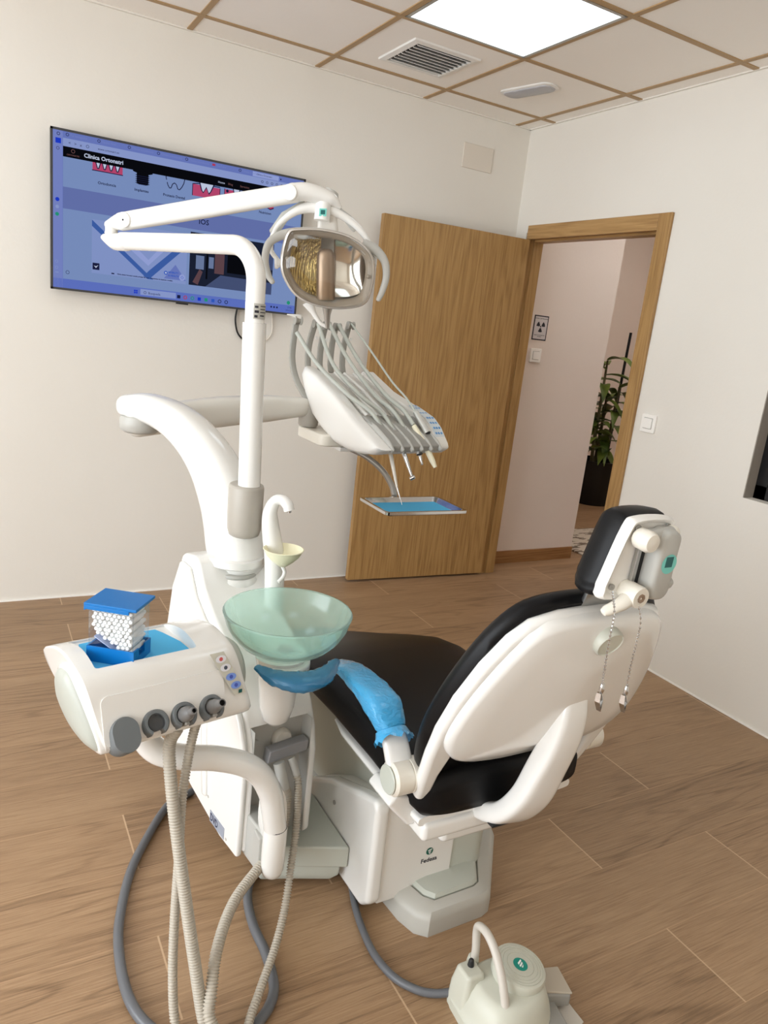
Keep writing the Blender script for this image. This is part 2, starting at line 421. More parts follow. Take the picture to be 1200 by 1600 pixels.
    Lk(n1.outputs['Fac'], bp.inputs['Height']); Lk(bp.outputs['Normal'], b.inputs['Normal'])
    return m
FLOORM = floor_mat()

# ------------------------------------------------------------------ the room
H = 2.581
XL, YF = -5.6, -5.2        # left wall, wall behind the camera
GX, GY = -0.7061, -0.2098  # ceiling grid origin
struct('floor', box((XL - 0.1, YF - 0.1, -0.06), (4.6, 2.6, 0.0)), FLOORM, smooth=False)
struct('wall_back', box((XL - 0.1, 0.0, 0.0), (0.1, 0.12, H + 0.1)), WALL, smooth=False)
struct('wall_front', box((XL - 0.1, YF - 0.12, 0.0), (0.1, YF, H + 0.1)), WALL, smooth=False)
def wall_holes(name, x0, x1, y0, y1, holes, m):
    """wall slab across x with rectangular openings (y0,y1,z0,z1)"""
    ys = sorted({y0, y1} | {h[0] for h in holes} | {h[1] for h in holes})
    zs = sorted({0.0, H + 0.1} | {h[2] for h in holes} | {h[3] for h in holes})
    bm = BM()
    for a, b in zip(ys, ys[1:]):
        for c, d in zip(zs, zs[1:]):
            if any(h[0] - 1e-6 <= a and b <= h[1] + 1e-6 and h[2] - 1e-6 <= c and d <= h[3] + 1e-6 for h in holes): continue
            add_box(bm, (x0, a, c), (x1, b, d))
    bmesh.ops.remove_doubles(bm, verts=bm.verts[:], dist=1e-5)
    return struct(name, bm, m, smooth=False, flip=False)
DY0, DY1, DZ = -0.1223, -1.1286, 2.0652      # outer edges of the door surround
WY0, WY1, WZ0, WZ1 = -3.05, -1.765, 0.913, 2.15
wall_holes('wall_right', 0.0, 0.1, YF, 0.0, [(-1.09, -0.098, 0.0, 2.03), (WY0, WY1, WZ0, WZ1)], WALL)
LW = (-4.7, -0.9, 0.25, 2.45)               # the big window that lights the room
wall_holes('wall_left', XL - 0.12, XL, YF, 0.0, [LW], WALL)

# left window: white frame, two mullions, panes
bm = BM(); xw = XL - 0.09
for a, b, c, d in ((LW[0], LW[1], LW[2], LW[2] + 0.05), (LW[0], LW[1], LW[3] - 0.05, LW[3]), (LW[0], LW[0] + 0.05, LW[2], LW[3]), (LW[1] - 0.05, LW[1], LW[2], LW[3]), (-2.83, -2.77, LW[2], LW[3])):
    add_box(bm, (xw, a, c), (xw + 0.05, b, d))
struct('window_2', bm, WPLATE, smooth=False)

# ceiling: tiles, tee bars, light panels, vent, emergency light
PANELS = [(-1, 1), (-4, 1), (-1, 4), (-4, 4)]      # (column, row) of light panels
def cell(i, j): return GX + 0.6 * i, GX + 0.6 * (i + 1), GY - 0.6 * (j + 1), GY - 0.6 * j
struct('ceiling', box((XL - 0.1, YF - 0.1, H), (0.1, 0.1, H + 0.1)), CEILT, smooth=False)
TBAR = mat('tan_ceiling_bar', rgb(168, 138, 98), 0.5)
bm = BM()
i = -9
while GX + 0.6 * i < 0:
    x = GX + 0.6 * i
    if x > XL: add_box(bm, (x - 0.012, YF, H - 0.004), (x + 0.012, 0, H + 0.002))
    i += 1
for j in range(0, 9):
    y = GY - 0.6 * j
    if y > YF: add_box(bm, (XL, y - 0.012, H - 0.0045), (0, y + 0.012, H + 0.002))
struct('trim_1', bm, TBAR, smooth=False)
bm = box((XL, -0.012, H - 0.006), (0, 0, H)); add_box(bm, (-0.012, YF, H - 0.006), (0, 0, H))
struct('trim_2', bm, WALL, smooth=False)
PANEL = emat('led_panel_light', (0.80, 0.92, 1.0, 1), 4.0)
for n, (i, j) in enumerate(PANELS):
    x0, x1, y0, y1 = cell(i, j)
    lab = 'square glowing ceiling light panel in front of the air vent' if n == 0 else 'square glowing ceiling light panel behind the camera side of the room'
    if n == 0:
        t = thing('ceiling_light_panel', lab, 'ceiling light', ((x0 + x1) / 2, (y0 + y1) / 2, H))
        bm = BM(); e = 0.015
        for lo, hi in (((x0 + .012, y0 + .012), (x1 - .012, y0 + .012 + e)), ((x0 + .012, y1 - .012 - e), (x1 - .012, y1 - .012)), ((x0 + .012, y0 + .012), (x0 + .012 + e, y1 - .012)), ((x1 - .012 - e, y0 + .012), (x1 - .012, y1 - .012))):
            add_box(bm, (lo[0], lo[1], H - 0.006), (hi[0], hi[1], H - 0.0005))
        fr_ = obj('frame', bm, STEEL, t, smooth=False)
        df_ = obj('diffuser', box((x0 + .02, y0 + .02, H - 0.0045), (x1 - .02, y1 - .02, H - 0.0005)), PANEL, t, smooth=False)
        base_panel = (t, fr_, df_)
    else:
        t0, a, b = base_panel
        t = t0.copy(); COL.objects.link(t); t.location = ((x0 + x1) / 2, (y0 + y1) / 2, H)
        t['label'] = 'square ceiling light panel out of frame, %s' % ['left of the vent panel', 'over the chair', 'over the left of the unit', 'at the back right', 'at the back left'][n - 1]
        for ch in (a, b):
            c = ch.copy(); COL.objects.link(c); c.parent = t
# air vent
t = thing('air_vent', 'white square ceiling air vent with dark slanted slats', 'air vent', (-0.988, -0.5, H))
vx0, vx1, vy0, vy1 = -1.155, -0.825, -0.668, -0.34
e = 0.03
def vring(d, z): return [Vector((vx0 + d, vy0 + d, z)), Vector((vx1 - d, vy0 + d, z)), Vector((vx1 - d, vy1 - d, z)), Vector((vx0 + d, vy1 - d, z))]
obj('frame', add_loft(BM(), [vring(0, H - 0.0005), vring(0.002, H - 0.008), vring(e - 0.004, H - 0.012), vring(e, H - 0.010), vring(e, H - 0.0005)], close=True, cap=False), WHITE2, t, smooth=False)
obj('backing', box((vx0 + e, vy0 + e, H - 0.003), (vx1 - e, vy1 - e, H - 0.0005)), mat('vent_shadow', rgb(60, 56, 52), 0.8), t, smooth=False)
for k in range(8):
    y = vy0 + e + 0.012 + k * 0.0325
    c = Vector(((vx0 + vx1) / 2, y, H - 0.008))
    A = Ax(c, (1, 0, 0), (0, math.cos(0.7), math.sin(0.7)), (0, -math.sin(0.7), math.cos(0.7)))
    obj('slat', box((-(vx1 - vx0) / 2 + e, -0.011, -0.0012), ((vx1 - vx0) / 2 - e, 0.011, 0.0012), A), WHITE2, t, smooth=False)
# emergency light
t = thing('emergency_light', 'small frosted oblong emergency light in the ceiling tile', 'emergency light', (-0.44, -0.52, H))
A = Ax((-0.44, -0.52, H), (0.24, -0.97, 0), (0.97, 0.24, 0), (0, 0, -1))
obj('surround', pillow(rrect(0.30, 0.115, 0.045), [(1, 0.0005), (1, 0.006), (0.95, 0.009)], A), WHITE2, t)
obj('diffuser', pillow(rrect(0.27, 0.09, 0.035), [(1, 0.008), (0.98, 0.013), (0.88, 0.016)], A), mat('milky_diffuser', rgb(176, 176, 180), 0.3), t)
# wall plate high on the back wall
o = obj('wall_blank_plate', box((-0.431, -0.007, 2.308), (-0.235, -0.0005, 2.432)), WPLATE2, bevel=0.003, loc=(-0.333, 0, 2.37))
tag(o, 'blank wall-coloured cover plate high on the back wall', 'cover plate')

bm = box((XL, -0.006, 0.0), (-0.006, -0.0005, 0.007)); add_box(bm, (-0.006, YF, 0.0), (-0.0005, DY1 - 0.001, 0.007))
struct('trim_8', bm, WPLATE, smooth=False)
# light switches
def switch(name, fr, label):
    t = thing(name, label, 'light switch', fr.O)
    obj('plate', prism(rrect(0.084, 0.084, 0.006), 0.0005, 0.011, fr), WPLATE, t, bevel=0.002)
    obj('rocker_gap', prism(rrect(0.052, 0.052, 0.003), 0.0105, 0.0114, fr), GREYL, t, smooth=False)
    obj('rocker', prism(rrect(0.046, 0.046, 0.003), 0.011, 0.016, fr), WPLATE, t, bevel=0.0015)
    return t
switch('light_switch', Ax((0, -1.216, 1.13), (0, -1, 0), (0, 0, 1), (-1, 0, 0)), 'white square light switch on the wall right of the doorway')
HY = 0.02
switch('light_switch', Ax((0.293, HY, 1.36), (1, 0, 0), (0, 0, 1), (0, -1, 0)), 'white square light switch in the hall under the radiation sign')

# right window: grey reveal, black frame, dim frosted pane
xr = 0.06
bm = BM(); fw = 0.055
for a, b, c, d in ((WY0, WY1, WZ0, WZ0 + fw), (WY0, WY1, WZ1 - fw, WZ1), (WY0, WY0 + fw, WZ0, WZ1), (WY1 - fw, WY1, WZ0, WZ1)):
    add_box(bm, (xr, a, c), (xr + 0.04, b, d))
w1 = struct('window_1', bm, FRAMEB, smooth=False)
pn = obj('window_pane', box((xr + 0.018, WY0 + fw, WZ0 + fw), (xr + 0.024, WY1 - fw, WZ1 - fw)), FROSTW, w1, smooth=False)
bm = BM()
add_box(bm, (0.001, WY1 - 0.004, WZ0), (xr, WY1, WZ1)); add_box(bm, (0.001, WY0, WZ0), (xr, WY0 + 0.004, WZ1)); add_box(bm, (0.001, WY0, WZ1 - 0.004), (xr, WY1, WZ1))
struct('trim_3', bm, mat('grey_reveal', rgb(150, 142, 132), 0.7), smooth=False)

# door surround and leaf
bm = BM()
aw = 0.074
add_box(bm, (-0.016, -0.132, 0), (-0.0005, DY0, DZ - aw)); add_box(bm, (-0.016, DY1, 0), (-0.0005, DY1 + aw, DZ))
da = struct('trim_4', bm, OAK, bevel=0.0025)
bm = BM(); add_box(bm, (-0.0158, DY1 + aw + 0.0006, DZ - aw), (-0.0005, DY0, DZ))
struct('trim_5', bm, OAKX, bevel=0.0025)
bm = BM()   # jamb lining with a stop rebate
jy0, jy1, jz = -0.128, DY1 + aw - 0.006, DZ - aw + 0.006
add_box(bm, (0.0, jy0, 0), (0.1, jy0 + 0.03, jz)); add_box(bm, (0.0, jy1 - 0.03, 0), (0.1, jy1, jz)); 
add_box(bm, (0.035, jy0 - 0.008, 0), (0.1, jy0, jz - 0.0)); add_box(bm, (0.035, jy1, 0), (0.1, jy1 + 0.014, jz))
struct('trim_6', bm, OAK, bevel=0.0015)
bm = BM(); add_box(bm, (0.0, jy1, jz), (0.1, jy0, jz + 0.03)); add_box(bm, (0.035, jy1, jz - 0.014), (0.1, jy0, jz))
struct('trim_7', bm, OAKX, bevel=0.0015)
ld = Vector((-0.905 + 0.012, -0.103 + 0.155, 0)).normalized()
DF = Ax((-0.012, -0.155, 0.012), ld, Vector((-ld.y, ld.x, 0)) * -1, (0, 0, 1))
d1 = thing('door_1', 'open oak door leaf swung back against the wall under the screen', 'door', (-0.012, -0.155, 0.0), kind='structure')
obj('door_leaf', box((0, 0, 0), (0.908, 0.036, 1.976), DF), OAK, d1, bevel=0.0015)
# hall beyond the door
HH = 2.95
HX = 0.885
struct('wall_hall', box((0.1, HY, 0), (HX, HY + 0.12, HH + 0.1)), HALLW, smooth=False)
struct('baseboard_hall', box((0.1005, HY - 0.012, 0), (HX, HY - 0.0002, 0.085)), OAKB, bevel=0.002)
struct('wall_hall_far', box((0.2, 2.3, 0), (4.5, 2.42, HH + 0.1)), HALLW, smooth=False)
struct('wall_hall_end', box((4.2, -2.6, 0), (4.32, 2.3, HH + 0.1)), HALLW, smooth=False)
struct('wall_hall_side', box((0.1, -2.72, 0), (4.3, -2.6, HH + 0.1)), HALLW, smooth=False)
struct('wall_hall_store', box((0.1, HY + 0.12, 0), (0.2, 2.42, HH + 0.1)), HALLW, smooth=False)
struct('ceiling_hall', box((0.1, -2.72, HH), (4.5, 2.42, HH + 0.1)), CEILT, smooth=False)
t = thing('hall_fill_light', 'unseen square ceiling light panel added to light the hall', 'ceiling light', (1.6, -0.6, HH))  # unseen panel, added so that the hall is lit
obj('diffuser', box((1.3, -0.9, HH - 0.006), (1.9, -0.3, HH - 0.0005)), emat('hall_fill_panel', (1.0, 0.9, 0.82, 1), 12.5), t, smooth=False)
t2 = t.copy(); COL.objects.link(t2); t2.location = (2.9, 0.9, HH); t2['label'] = 'unseen square ceiling light panel added to brighten the far hall'  # second unseen panel, added to brighten the far hall wall
c2 = t.children[0].copy(); COL.objects.link(c2); c2.parent = t2
# radiation sign
t = thing('radiation_warning_sign', 'black-bordered paper sign with radiation trefoil on the hall wall', 'sign', (0.302, HY, 1.527))
S = Ax((0.302, HY, 1.527), (1, 0, 0), (0, 0, 1), (0, -1, 0))
obj('border', box((-0.056, -0.074, 0.0004), (0.056, 0.074, 0.0022), S), INK, t, smooth=False)
obj('paper', box((-0.049, -0.067, 0.0022), (0.049, 0.067, 0.0028), S), mat('sign_paper', rgb(212, 206, 206), 0.7), t, smooth=False)
bm = BM()
for k in range(3):
    a = math.radians(30 + 120 * k)
    for d in range(1):
        pts = []
        for q in range(7):
            b = a + math.radians(-28 + 56 * q / 6); pts.append(S(0.034 * math.cos(b), 0.008 + 0.034 * math.sin(b), 0.0032))
        for q in range(7):
            b = a + math.radians(28 - 56 * q / 6); pts.append(S(0.009 * math.cos(b), 0.008 + 0.009 * math.sin(b), 0.0032))
        quad(bm, pts)
disc(bm, S(0, 0.008, 0.0032), (0, -1, 0), 0.005)
bm = text_bm('ZONA CONTROLADA', 0.0095, S(0, 0.052, 0.0032), (1, 0, 0), (0, 0, 1), bm, align='CENTER', bold=0.0002)
bm = text_bm('RIESGO DE IRRADIACION', 0.0072, S(0, -0.046, 0.0032), (1, 0, 0), (0, 0, 1), bm, align='CENTER', bold=0.0002)
bm = text_bm('EXTERNA', 0.0072, S(0, -0.055, 0.0032), (1, 0, 0), (0, 0, 1), bm, align='CENTER', bold=0.0002)
obj('trefoil_print', bm, INK, t, smooth=False, flip=False)
# rug in the hall
RUG = mat('rug', rgb(200, 192, 178), 0.95)
nt = RUG.node_tree; b = nt.nodes['Principled BSDF']
tc = nt.nodes.new('ShaderNodeTexCoord'); mp = nt.nodes.new('ShaderNodeMapping'); mp.inputs['Scale'].default_value = (2.2, 9, 1); mp.inputs['Rotation'].default_value = (0, 0, 0.35)
nn = nt.nodes.new('ShaderNodeTexNoise'); nn.inputs['Scale'].default_value = 2.6; nn.inputs['Detail'].default_value = 3
rr = nt.nodes.new('ShaderNodeValToRGB'); rr.color_ramp.interpolation = 'CONSTANT'
rr.color_ramp.elements[0].color = rgb(120, 108, 94); rr.color_ramp.elements[1].color = rgb(204, 196, 182); rr.color_ramp.elements[1].position = 0.46
nt.links.new(tc.outputs['Object'], mp.inputs[0]); nt.links.new(mp.outputs[0], nn.inputs['Vector']); nt.links.new(nn.outputs['Fac'], rr.inputs[0]); nt.links.new(rr.outputs[0], b.inputs['Base Color'])
o = obj('rug', box((1.03, -0.1, 0.0005), (2.1, 0.62, 0.012)), RUG, loc=(1.5, 0.25, 0), bevel=0.004)
tag(o, 'pale rug with grey-brown brush strokes on the hall floor', 'rug')
# potted plant
px, py = 2.46, 1.46
t = thing('potted_plant', 'tall leafy corn plant in a round black pot in the hall', 'plant', (px, py, 0))
obj('pot', lathe([(0.185, 0.0), (0.195, 0.02), (0.205, 0.40), (0.21, 0.42), (0.195, 0.42), (0.19, 0.36), (0.0, 0.36)], (px, py, 0)), BLACKP, t)
obj('soil', lathe([(0.0, 0.355), (0.188, 0.355), (0.185, 0.37), (0.0, 0.375)], (px, py, 0)), mat('potting_soil', rgb(58, 44, 34), 0.95), t)
STALK = mat('plant_stalk', rgb(92, 88, 60), 0.7)
LEAF = mat('plant_leaf', rgb(70, 96, 38), 0.42)
nt = LEAF.node_tree; b = nt.nodes['Principled BSDF']; oi = nt.nodes.new('ShaderNodeTexCoord'); nn = nt.nodes.new('ShaderNodeTexNoise'); nn.inputs['Scale'].default_value = 5
rr = nt.nodes.new('ShaderNodeValToRGB'); rr.color_ramp.elements[0].color = rgb(56, 82, 30); rr.color_ramp.elements[1].color = rgb(130, 150, 66); rr.color_ramp.elements[0].position = 0.35; rr.color_ramp.elements[1].position = 0.7
nt.links.new(oi.outputs['Object'], nn.inputs['Vector']); nt.links.new(nn.outputs['Fac'], rr.inputs[0]); nt.links.new(rr.outputs[0], b.inputs['Base Color'])
rnd = random.Random(11)
stems = [(-0.05, 0.02, 1.25), (0.06, -0.04, 1.05), (-0.12, -0.06, 0.62), (0.05, 0.07, 0.95)]
for sx, sy, sh in stems:
    obj('stem', tube([(px + sx, py + sy, 0.36), (px + sx * 1.2, py + sy, 0.36 + sh * 0.5), (px + sx * 1.3, py + sy * 1.2, 0.1 + sh)], [0.016, 0.014, 0.009], seg=10), STALK, t)
obj('support_stake', tube([(px + 0.10, py - 0.02, 0.36), (px + 0.12, py - 0.02, 1.62)], 0.013, seg=10), BLACKP, t)
nleaf = 0
def leaf_bm(base, az, ln, wd, rise, droop):
    bm = BM(); rows = []
    d = Vector((math.cos(az), math.sin(az), 0)); sdv = Vector((-d.y, d.x, 0))
    n = 9
    for k in range(n + 1):
        f = k / n
        p = Vector(base) + d * (ln * (f - 0.25 * f * f * droop)) + Vector((0, 0, 1)) * (rise * f - droop * ln * 0.8 * f * f)
        w = wd * math.sin(PI * min(1, 0.06 + f * 0.94) ** 0.8) * 0.5 + 0.002
        rows.append((bm.verts.new(p - sdv * w + Vector((0, 0, w * 0.35))), bm.verts.new(p), bm.verts.new(p + sdv * w + Vector((0, 0, w * 0.35)))))
    for a, b in zip(rows, rows[1:]):
        bm.faces.new((a[0], a[1], b[1], b[0])); bm.faces.new((a[1], a[2], b[2], b[1]))
    return bm
for sx, sy, sh in stems:
    top = 0.1 + sh
    for k in range(15):
        z = top - k * (0.045 if sh > 0.7 else 0.03)
        if z < 0.50: break
        az = k * 2.4 + sx * 30 + rnd.uniform(-0.4, 0.4)
        ln = rnd.uniform(0.30, 0.50) * (1 if sh > 0.7 else 0.6)
        bmv = leaf_bm((px + sx * 1.25, py + sy * 1.1, z), az, ln, rnd.uniform(0.075, 0.12), rnd.uniform(0.06, 0.18) * (1.3 if k < 3 else 0.7), rnd.uniform(0.35, 1.05))
        o = obj('leaf', bmv, LEAF, t, flip=False)
        nleaf += 1

# ------------------------------------------------------------------ television on the back wall
TW, TH = 1.1211, 0.6361
TV = Ax((-2.4612, -0.06, 1.437), (1, 0, 0), (0, 0, 1), (0, -1, 0))
t = thing('television', 'wide wall-mounted television showing a blue dental clinic web page', 'television', (-1.9, -0.03, 1.437))
obj('housing', box((0, 0, -0.03), (TW, TH, 0.0), TV), BLACKP, t, bevel=0.004)
bm = BM(); e = 0.009
for lo, hi in (((0, 0), (TW, e)), ((0, TH - e), (TW, TH)), ((0, 0), (e, TH)), ((TW - e, 0), (TW, TH))):
    add_box(bm, (lo[0], lo[1], -0.001), (hi[0], hi[1], 0.004), TV)
obj('bezel', bm, mat('dark_bezel', rgb(60, 60, 62), 0.35), t, smooth=False)
obj('badge', box((0.53, -0.006, -0.012), (0.585, 0.001, 0.002), TV), BLACKP, t, bevel=0.001)
obj('wall_bracket', box((0.3, 0.15, -0.0595), (0.8, 0.5, -0.0295), TV), BLACKP, t, smooth=False)
E_ = {}
def em(n, r, g, b, s=1.0):
    E_[n] = emat('screen_' + n, rgb(r, g, b), s); return E_[n]
em('page', 124, 146, 194); em('tabbar', 106, 122, 190); em('tool', 140, 156, 208); em('band', 102, 116, 174); em('black', 10, 11, 16); em('pink', 186, 72, 112)
em('ink', 28, 32, 66); em('white', 196, 206, 230); em('side', 120, 134, 198); em('task', 96, 116, 196); em('blue', 30, 60, 200); em('vee', 62, 96, 168); em('card', 134, 152, 204)
em('photo', 28, 34, 52); em('photo2', 70, 82, 118); em('photo3', 96, 70, 76); em('photo4', 108, 124, 160); em('green', 40, 150, 120); em('red', 180, 60, 90); em('tab2', 150, 164, 218)
em('logo', 120, 84, 84); em('link', 50, 90, 190)
NAMES = list(E_); MI = {n: i for i, n in enumerate(NAMES)}; EM = [E_[n] for n in NAMES]
def rect(bm, x0, y0, x1, y1, m, d): return quad(bm, [TV(x0, y0, d), TV(x1, y0, d), TV(x1, y1, d), TV(x0, y1, d)], MI[m])
def poly(bm, pts, m, d): return quad(bm, [TV(x, y, d) for x, y in pts], MI[m])
def ring_(bm, cx, cy, r, w, m, d, n=20):
    for k in range(n):
        a, b = 2 * PI * k / n, 2 * PI * (k + 1) / n
        poly(bm, [(cx + r * math.cos(a), cy + r * math.sin(a)), (cx + r * math.cos(b), cy + r * math.sin(b)), (cx + (r - w) * math.cos(b), cy + (r - w) * math.sin(b)), (cx + (r - w) * math.cos(a), cy + (r - w) * math.sin(a))], m, d)
def dot(bm, cx, cy, r, m, d, n=16): poly(bm, [(cx + r * math.cos(2 * PI * k / n), cy + r * math.sin(2 * PI * k / n)) for k in range(n)], m, d)
def txt(bm, s, size, x, y, m, d=0.0016, al='LEFT', bold=0.0, sx=1.0): return text_bm(s, size, TV(x, y, d), (1, 0, 0), (0, 0, 1), bm, MI[m], al, sx=sx, bold=bold)
e = 0.009
scr = obj('screen', rect(BM(), e, e, TW - e, TH - e, 'page', 0.0006), EM, t, smooth=False, flip=False)
def spart(name, bm): return obj(name, bm, EM, scr, smooth=False, flip=False)
# browser chrome
bm = BM(); d = 0.0010
rect(bm, e, e, 0.047, TH - e, 'side', d); rect(bm, 0.047, 0.602, TW - e, TH - e, 'tabbar', d); rect(bm, 0.047, 0.571, TW - e, 0.602, 'tool', d)
rect(bm, e, e, TW - e, 0.047, 'task', d); rect(bm, 0.046, 0.047, 0.0475, 0.602, 'tabbar', d + .0001)
rect(bm, 0.857, 0.604, 0.985, 0.624, 'tab2', d + .0002); rect(bm, 0.369, 0.0165, 0.527, 0.042, 'tool', d + .0002)
spart('browser_bars', bm)
d = 0.0016
def icon(fn, name='sidebar_icon'):
    b_ = BM(); fn(b_); spart(name, b_)
icon(lambda b: ring_(b, 0.030, 0.614, 0.0065, 0.0022, 'ink', d)); icon(lambda b: rect(b, 0.019, 0.578, 0.040, 0.598, 'blue', d)); icon(lambda b: ring_(b, 0.028, 0.559, 0.006, 0.0015, 'ink', d))
icon(lambda b: dot(b, 0.026, 0.362, 0.008, 'blue', d)); icon(lambda b: dot(b, 0.0255, 0.333, 0.007, 'tool', d)); icon(lambda b: dot(b, 0.025, 0.304, 0.0075, 'green', d))
icon(lambda b: ring_(b, 0.023, 0.115, 0.006, 0.0015, 'tool', d)); icon(lambda b: ring_(b, 0.023, 0.09, 0.006, 0.0015, 'tool', d)); icon(lambda b: rect(b, 0.017, 0.069, 0.031, 0.072, 'tool', d))
for k in range(7):
    x = 0.064 + 0.122 * k
    if k == 5: icon(lambda b: rect(b, x - 0.007, 0.612, x + 0.007, 0.621, 'red', d), 'tab_icon')
    else: icon(lambda b: ring_(b, x, 0.6165, 0.0062, 0.002, 'ink', d), 'tab_icon')
    icon(lambda b: txt(b, ['Tu navegador', 'Opera One', 'Clinica ortodoncia', 'Clinica ortodoncia', 'Clinica ortodoncia', 'YouTube', 'Clinica ortodoncia'][k], 0.012, x + 0.011, 0.612, 'side'), 'tab_text')
icon(lambda b: txt(b, 'Clinica Ortonatri', 0.011, 0.875, 0.611, 'ink'), 'tab_text'); icon(lambda b: rect(b, 0.992, 0.61, 0.998, 0.616, 'ink', d), 'tab_icon')
for k, x in enumerate((0.068, 0.09, 0.112)): icon(lambda b: txt(b, '<>x'[k], 0.016, x, 0.581, 'ink'), 'toolbar_icon')
icon(lambda b: ring_(b, 0.142, 0.5865, 0.006, 0.0015, 'ink', d), 'toolbar_icon')
icon(lambda b: txt(b, 'www.ortonatri.es', 0.012, 0.182, 0.582, 'ink'), 'address_text')
for k in range(6): icon(lambda b: ring_(b, 0.905 + 0.024 * k, 0.587, 0.0055, 0.0016, 'ink', d), 'toolbar_icon')
# black page header
bm = rect(BM(), 0.0475, 0.531, 1.062, 0.571, 'black', 0.0012); spart('page_header', bm)
icon(lambda b: ring_(b, 0.086, 0.557, 0.0075, 0.0018, 'logo', 0.0016), 'page_logo'); icon(lambda b: txt(b, 'ORTONATRI', 0.0085, 0.086, 0.538, 'logo', al='CENTER'), 'logo_text')
icon(lambda b: txt(b, 'Clinica Ortonatri', 0.0225, 0.128, 0.543, 'white', bold=0.0006), 'page_title_text')
for m_, x, c in (('Home', 0.697, 'white'), ('Blog', 0.744, 'logo'), ('Servicios', 0.80, 'logo')): icon(lambda b: txt(b, m_, 0.0125, x, 0.545, c), 'menu_text')
# service pictures
bm = BM(); d = 0.0012
rect(bm, 0.162, 0.500, 0.283, 0.531, 'pink', d); rect(bm, 0.160, 0.4985, 0.285, 0.502, 'ink', d + .0003)
for k in range(4):
    x = 0.184 + 0.026 * k
    poly(bm, [(x - .011, .531), (x - .004, .508), (x + .004, .508), (x + .011, .531)], 'ink', d + .0002); poly(bm, [(x - .007, .531), (x - .001, .512), (x + .001, .512), (x + .007, .531)], 'white', d + .0004)
spart('tooth_picture', bm)
bm = BM()
poly(bm, [(0.325, 0.531), (0.408, 0.531), (0.408, 0.527), (0.393, 0.522), (0.341, 0.522), (0.325, 0.527)], 'black', d); rect(bm, 0.341, 0.482, 0.391, 0.522, 'black', d)
for k in range(5): poly(bm, [(0.336, 0.516 - .008 * k), (0.396, 0.516 - .008 * k), (0.396, 0.5135 - .008 * k), (0.336, 0.5135 - .008 * k)], 'black', d); rect(bm, 0.341, 0.5105 - .008 * k, 0.391, 0.5125 - .008 * k, 'ink', d + .0003)
poly(bm, [(0.341, 0.483), (0.391, 0.483), (0.382, 0.477), (0.35, 0.477)], 'black', d)
spart('implant_picture', bm)
bm = BM()
def strokes(pts, w, m, dd):
    for (x0, y0), (x1, y1) in zip(pts, pts[1:]):
        L = math.hypot(x1 - x0, y1 - y0); nx, ny = -(y1 - y0) / L * w, (x1 - x0) / L * w
        poly(bm, [(x0 + nx, y0 + ny), (x1 + nx, y1 + ny), (x1 - nx, y1 - ny), (x0 - nx, y0 - ny)], m, dd)
strokes([(0.465, 0.531), (0.468, 0.517)], .0018, 'ink', d); strokes([(0.471, 0.508), (0.474, 0.497), (0.482, 0.485), (0.489, 0.487), (0.494, 0.503), (0.503, 0.510), (0.512, 0.503), (0.518, 0.487), (0.526, 0.485), (0.536, 0.498), (0.544, 0.515), (0.547, 0.531)], .0018, 'ink', d)
spart('crown_picture', bm)
bm = BM()
rect(bm, 0.583, 0.473, 0.708, 0.5215, 'pink', d); strokes([(0.583, 0.5215), (0.61, 0.527), (0.708, 0.527)], .002, 'ink', d)
strokes([(0.583, .473), (.583, .523)], .0015, 'ink', d + .0003); strokes([(0.708, .473), (.708, .523)], .0015, 'ink', d + .0003)
poly(bm, [(0.612, .531), (0.622, .50), (0.632, .489), (0.645, .512), (0.658, .487), (0.668, .50), (0.682, .531)], 'ink', d + .0002)
poly(bm, [(0.617, .531), (0.627, .50), (0.632, .495), (0.645, .519), (0.657, .494), (0.663, .50), (0.676, .531)], 'white', d + .0004)
spart('root_picture', bm)
bm = BM()
rect(bm, 0.729, 0.470, 0.90, 0.5245, 'pink', d); strokes([(0.729, .47), (.729, .527)], .0015, 'ink', d + .0003); dot(bm, .742, .518, .0065, 'ink', d + .0003); dot(bm, .752, .498, .006, 'ink', d + .0003)
for x in (0.785, 0.835): poly(bm, [(x - .018, .531), (x - .008, .495), (x, .512), (x + .008, .495), (x + .018, .531)], 'ink', d + .0002); poly(bm, [(x - .013, .531), (x - .007, .503), (x, .52), (x + .007, .503), (x + .013, .531)], 'white', d + .0004)
spart('cavity_picture', bm)
bm = BM(); dot(bm, 0.952, 0.49, 0.018, 'red', d); strokes([(0.934, .48), (.952, .472), (.970, .48)], .002, 'ink', d + .0003); spart('apple_picture', bm)
bm = BM()
for s, x in (('Ortodoncia', .22), ('Implantes', .363), ('Protesis Dental', .503), ('Endodoncia', .641), ('Nutricion', .928)): txt(bm, s, 0.0155, x, 0.449, 'ink', al='CENTER', bold=0.0003)
txt(bm, 'IOS', 0.031, 0.617, 0.357, 'ink', bold=0.0006); txt(bm, 'MOBILITY', 0.0105, 0.489, 0.126, 'link', bold=.0003); txt(bm, '& HEALTH', 0.0105, 0.489, 0.112, 'link', bold=.0003)
txt(bm, 'Clinica dental Ortonatri avenida principal del centro tratamientos de implantes e invisible', 0.0068, 0.268, 0.091, 'ink', bold=.0003, sx=0.98); rect(bm, 0.244, 0.0905, 0.256, 0.0955, 'ink', 0.0016)
txt(bm, 'Busqueda', 0.014, 0.403, 0.0225, 'ink'); ring_(bm, 0.389, 0.028, 0.006, 0.0016, 'ink', 0.0016)
spart('page_text', bm)
bm = rect(BM(), 0.0475, 0.330, 1.10, 0.415, 'band', 0.0009); spart('page_band', bm)
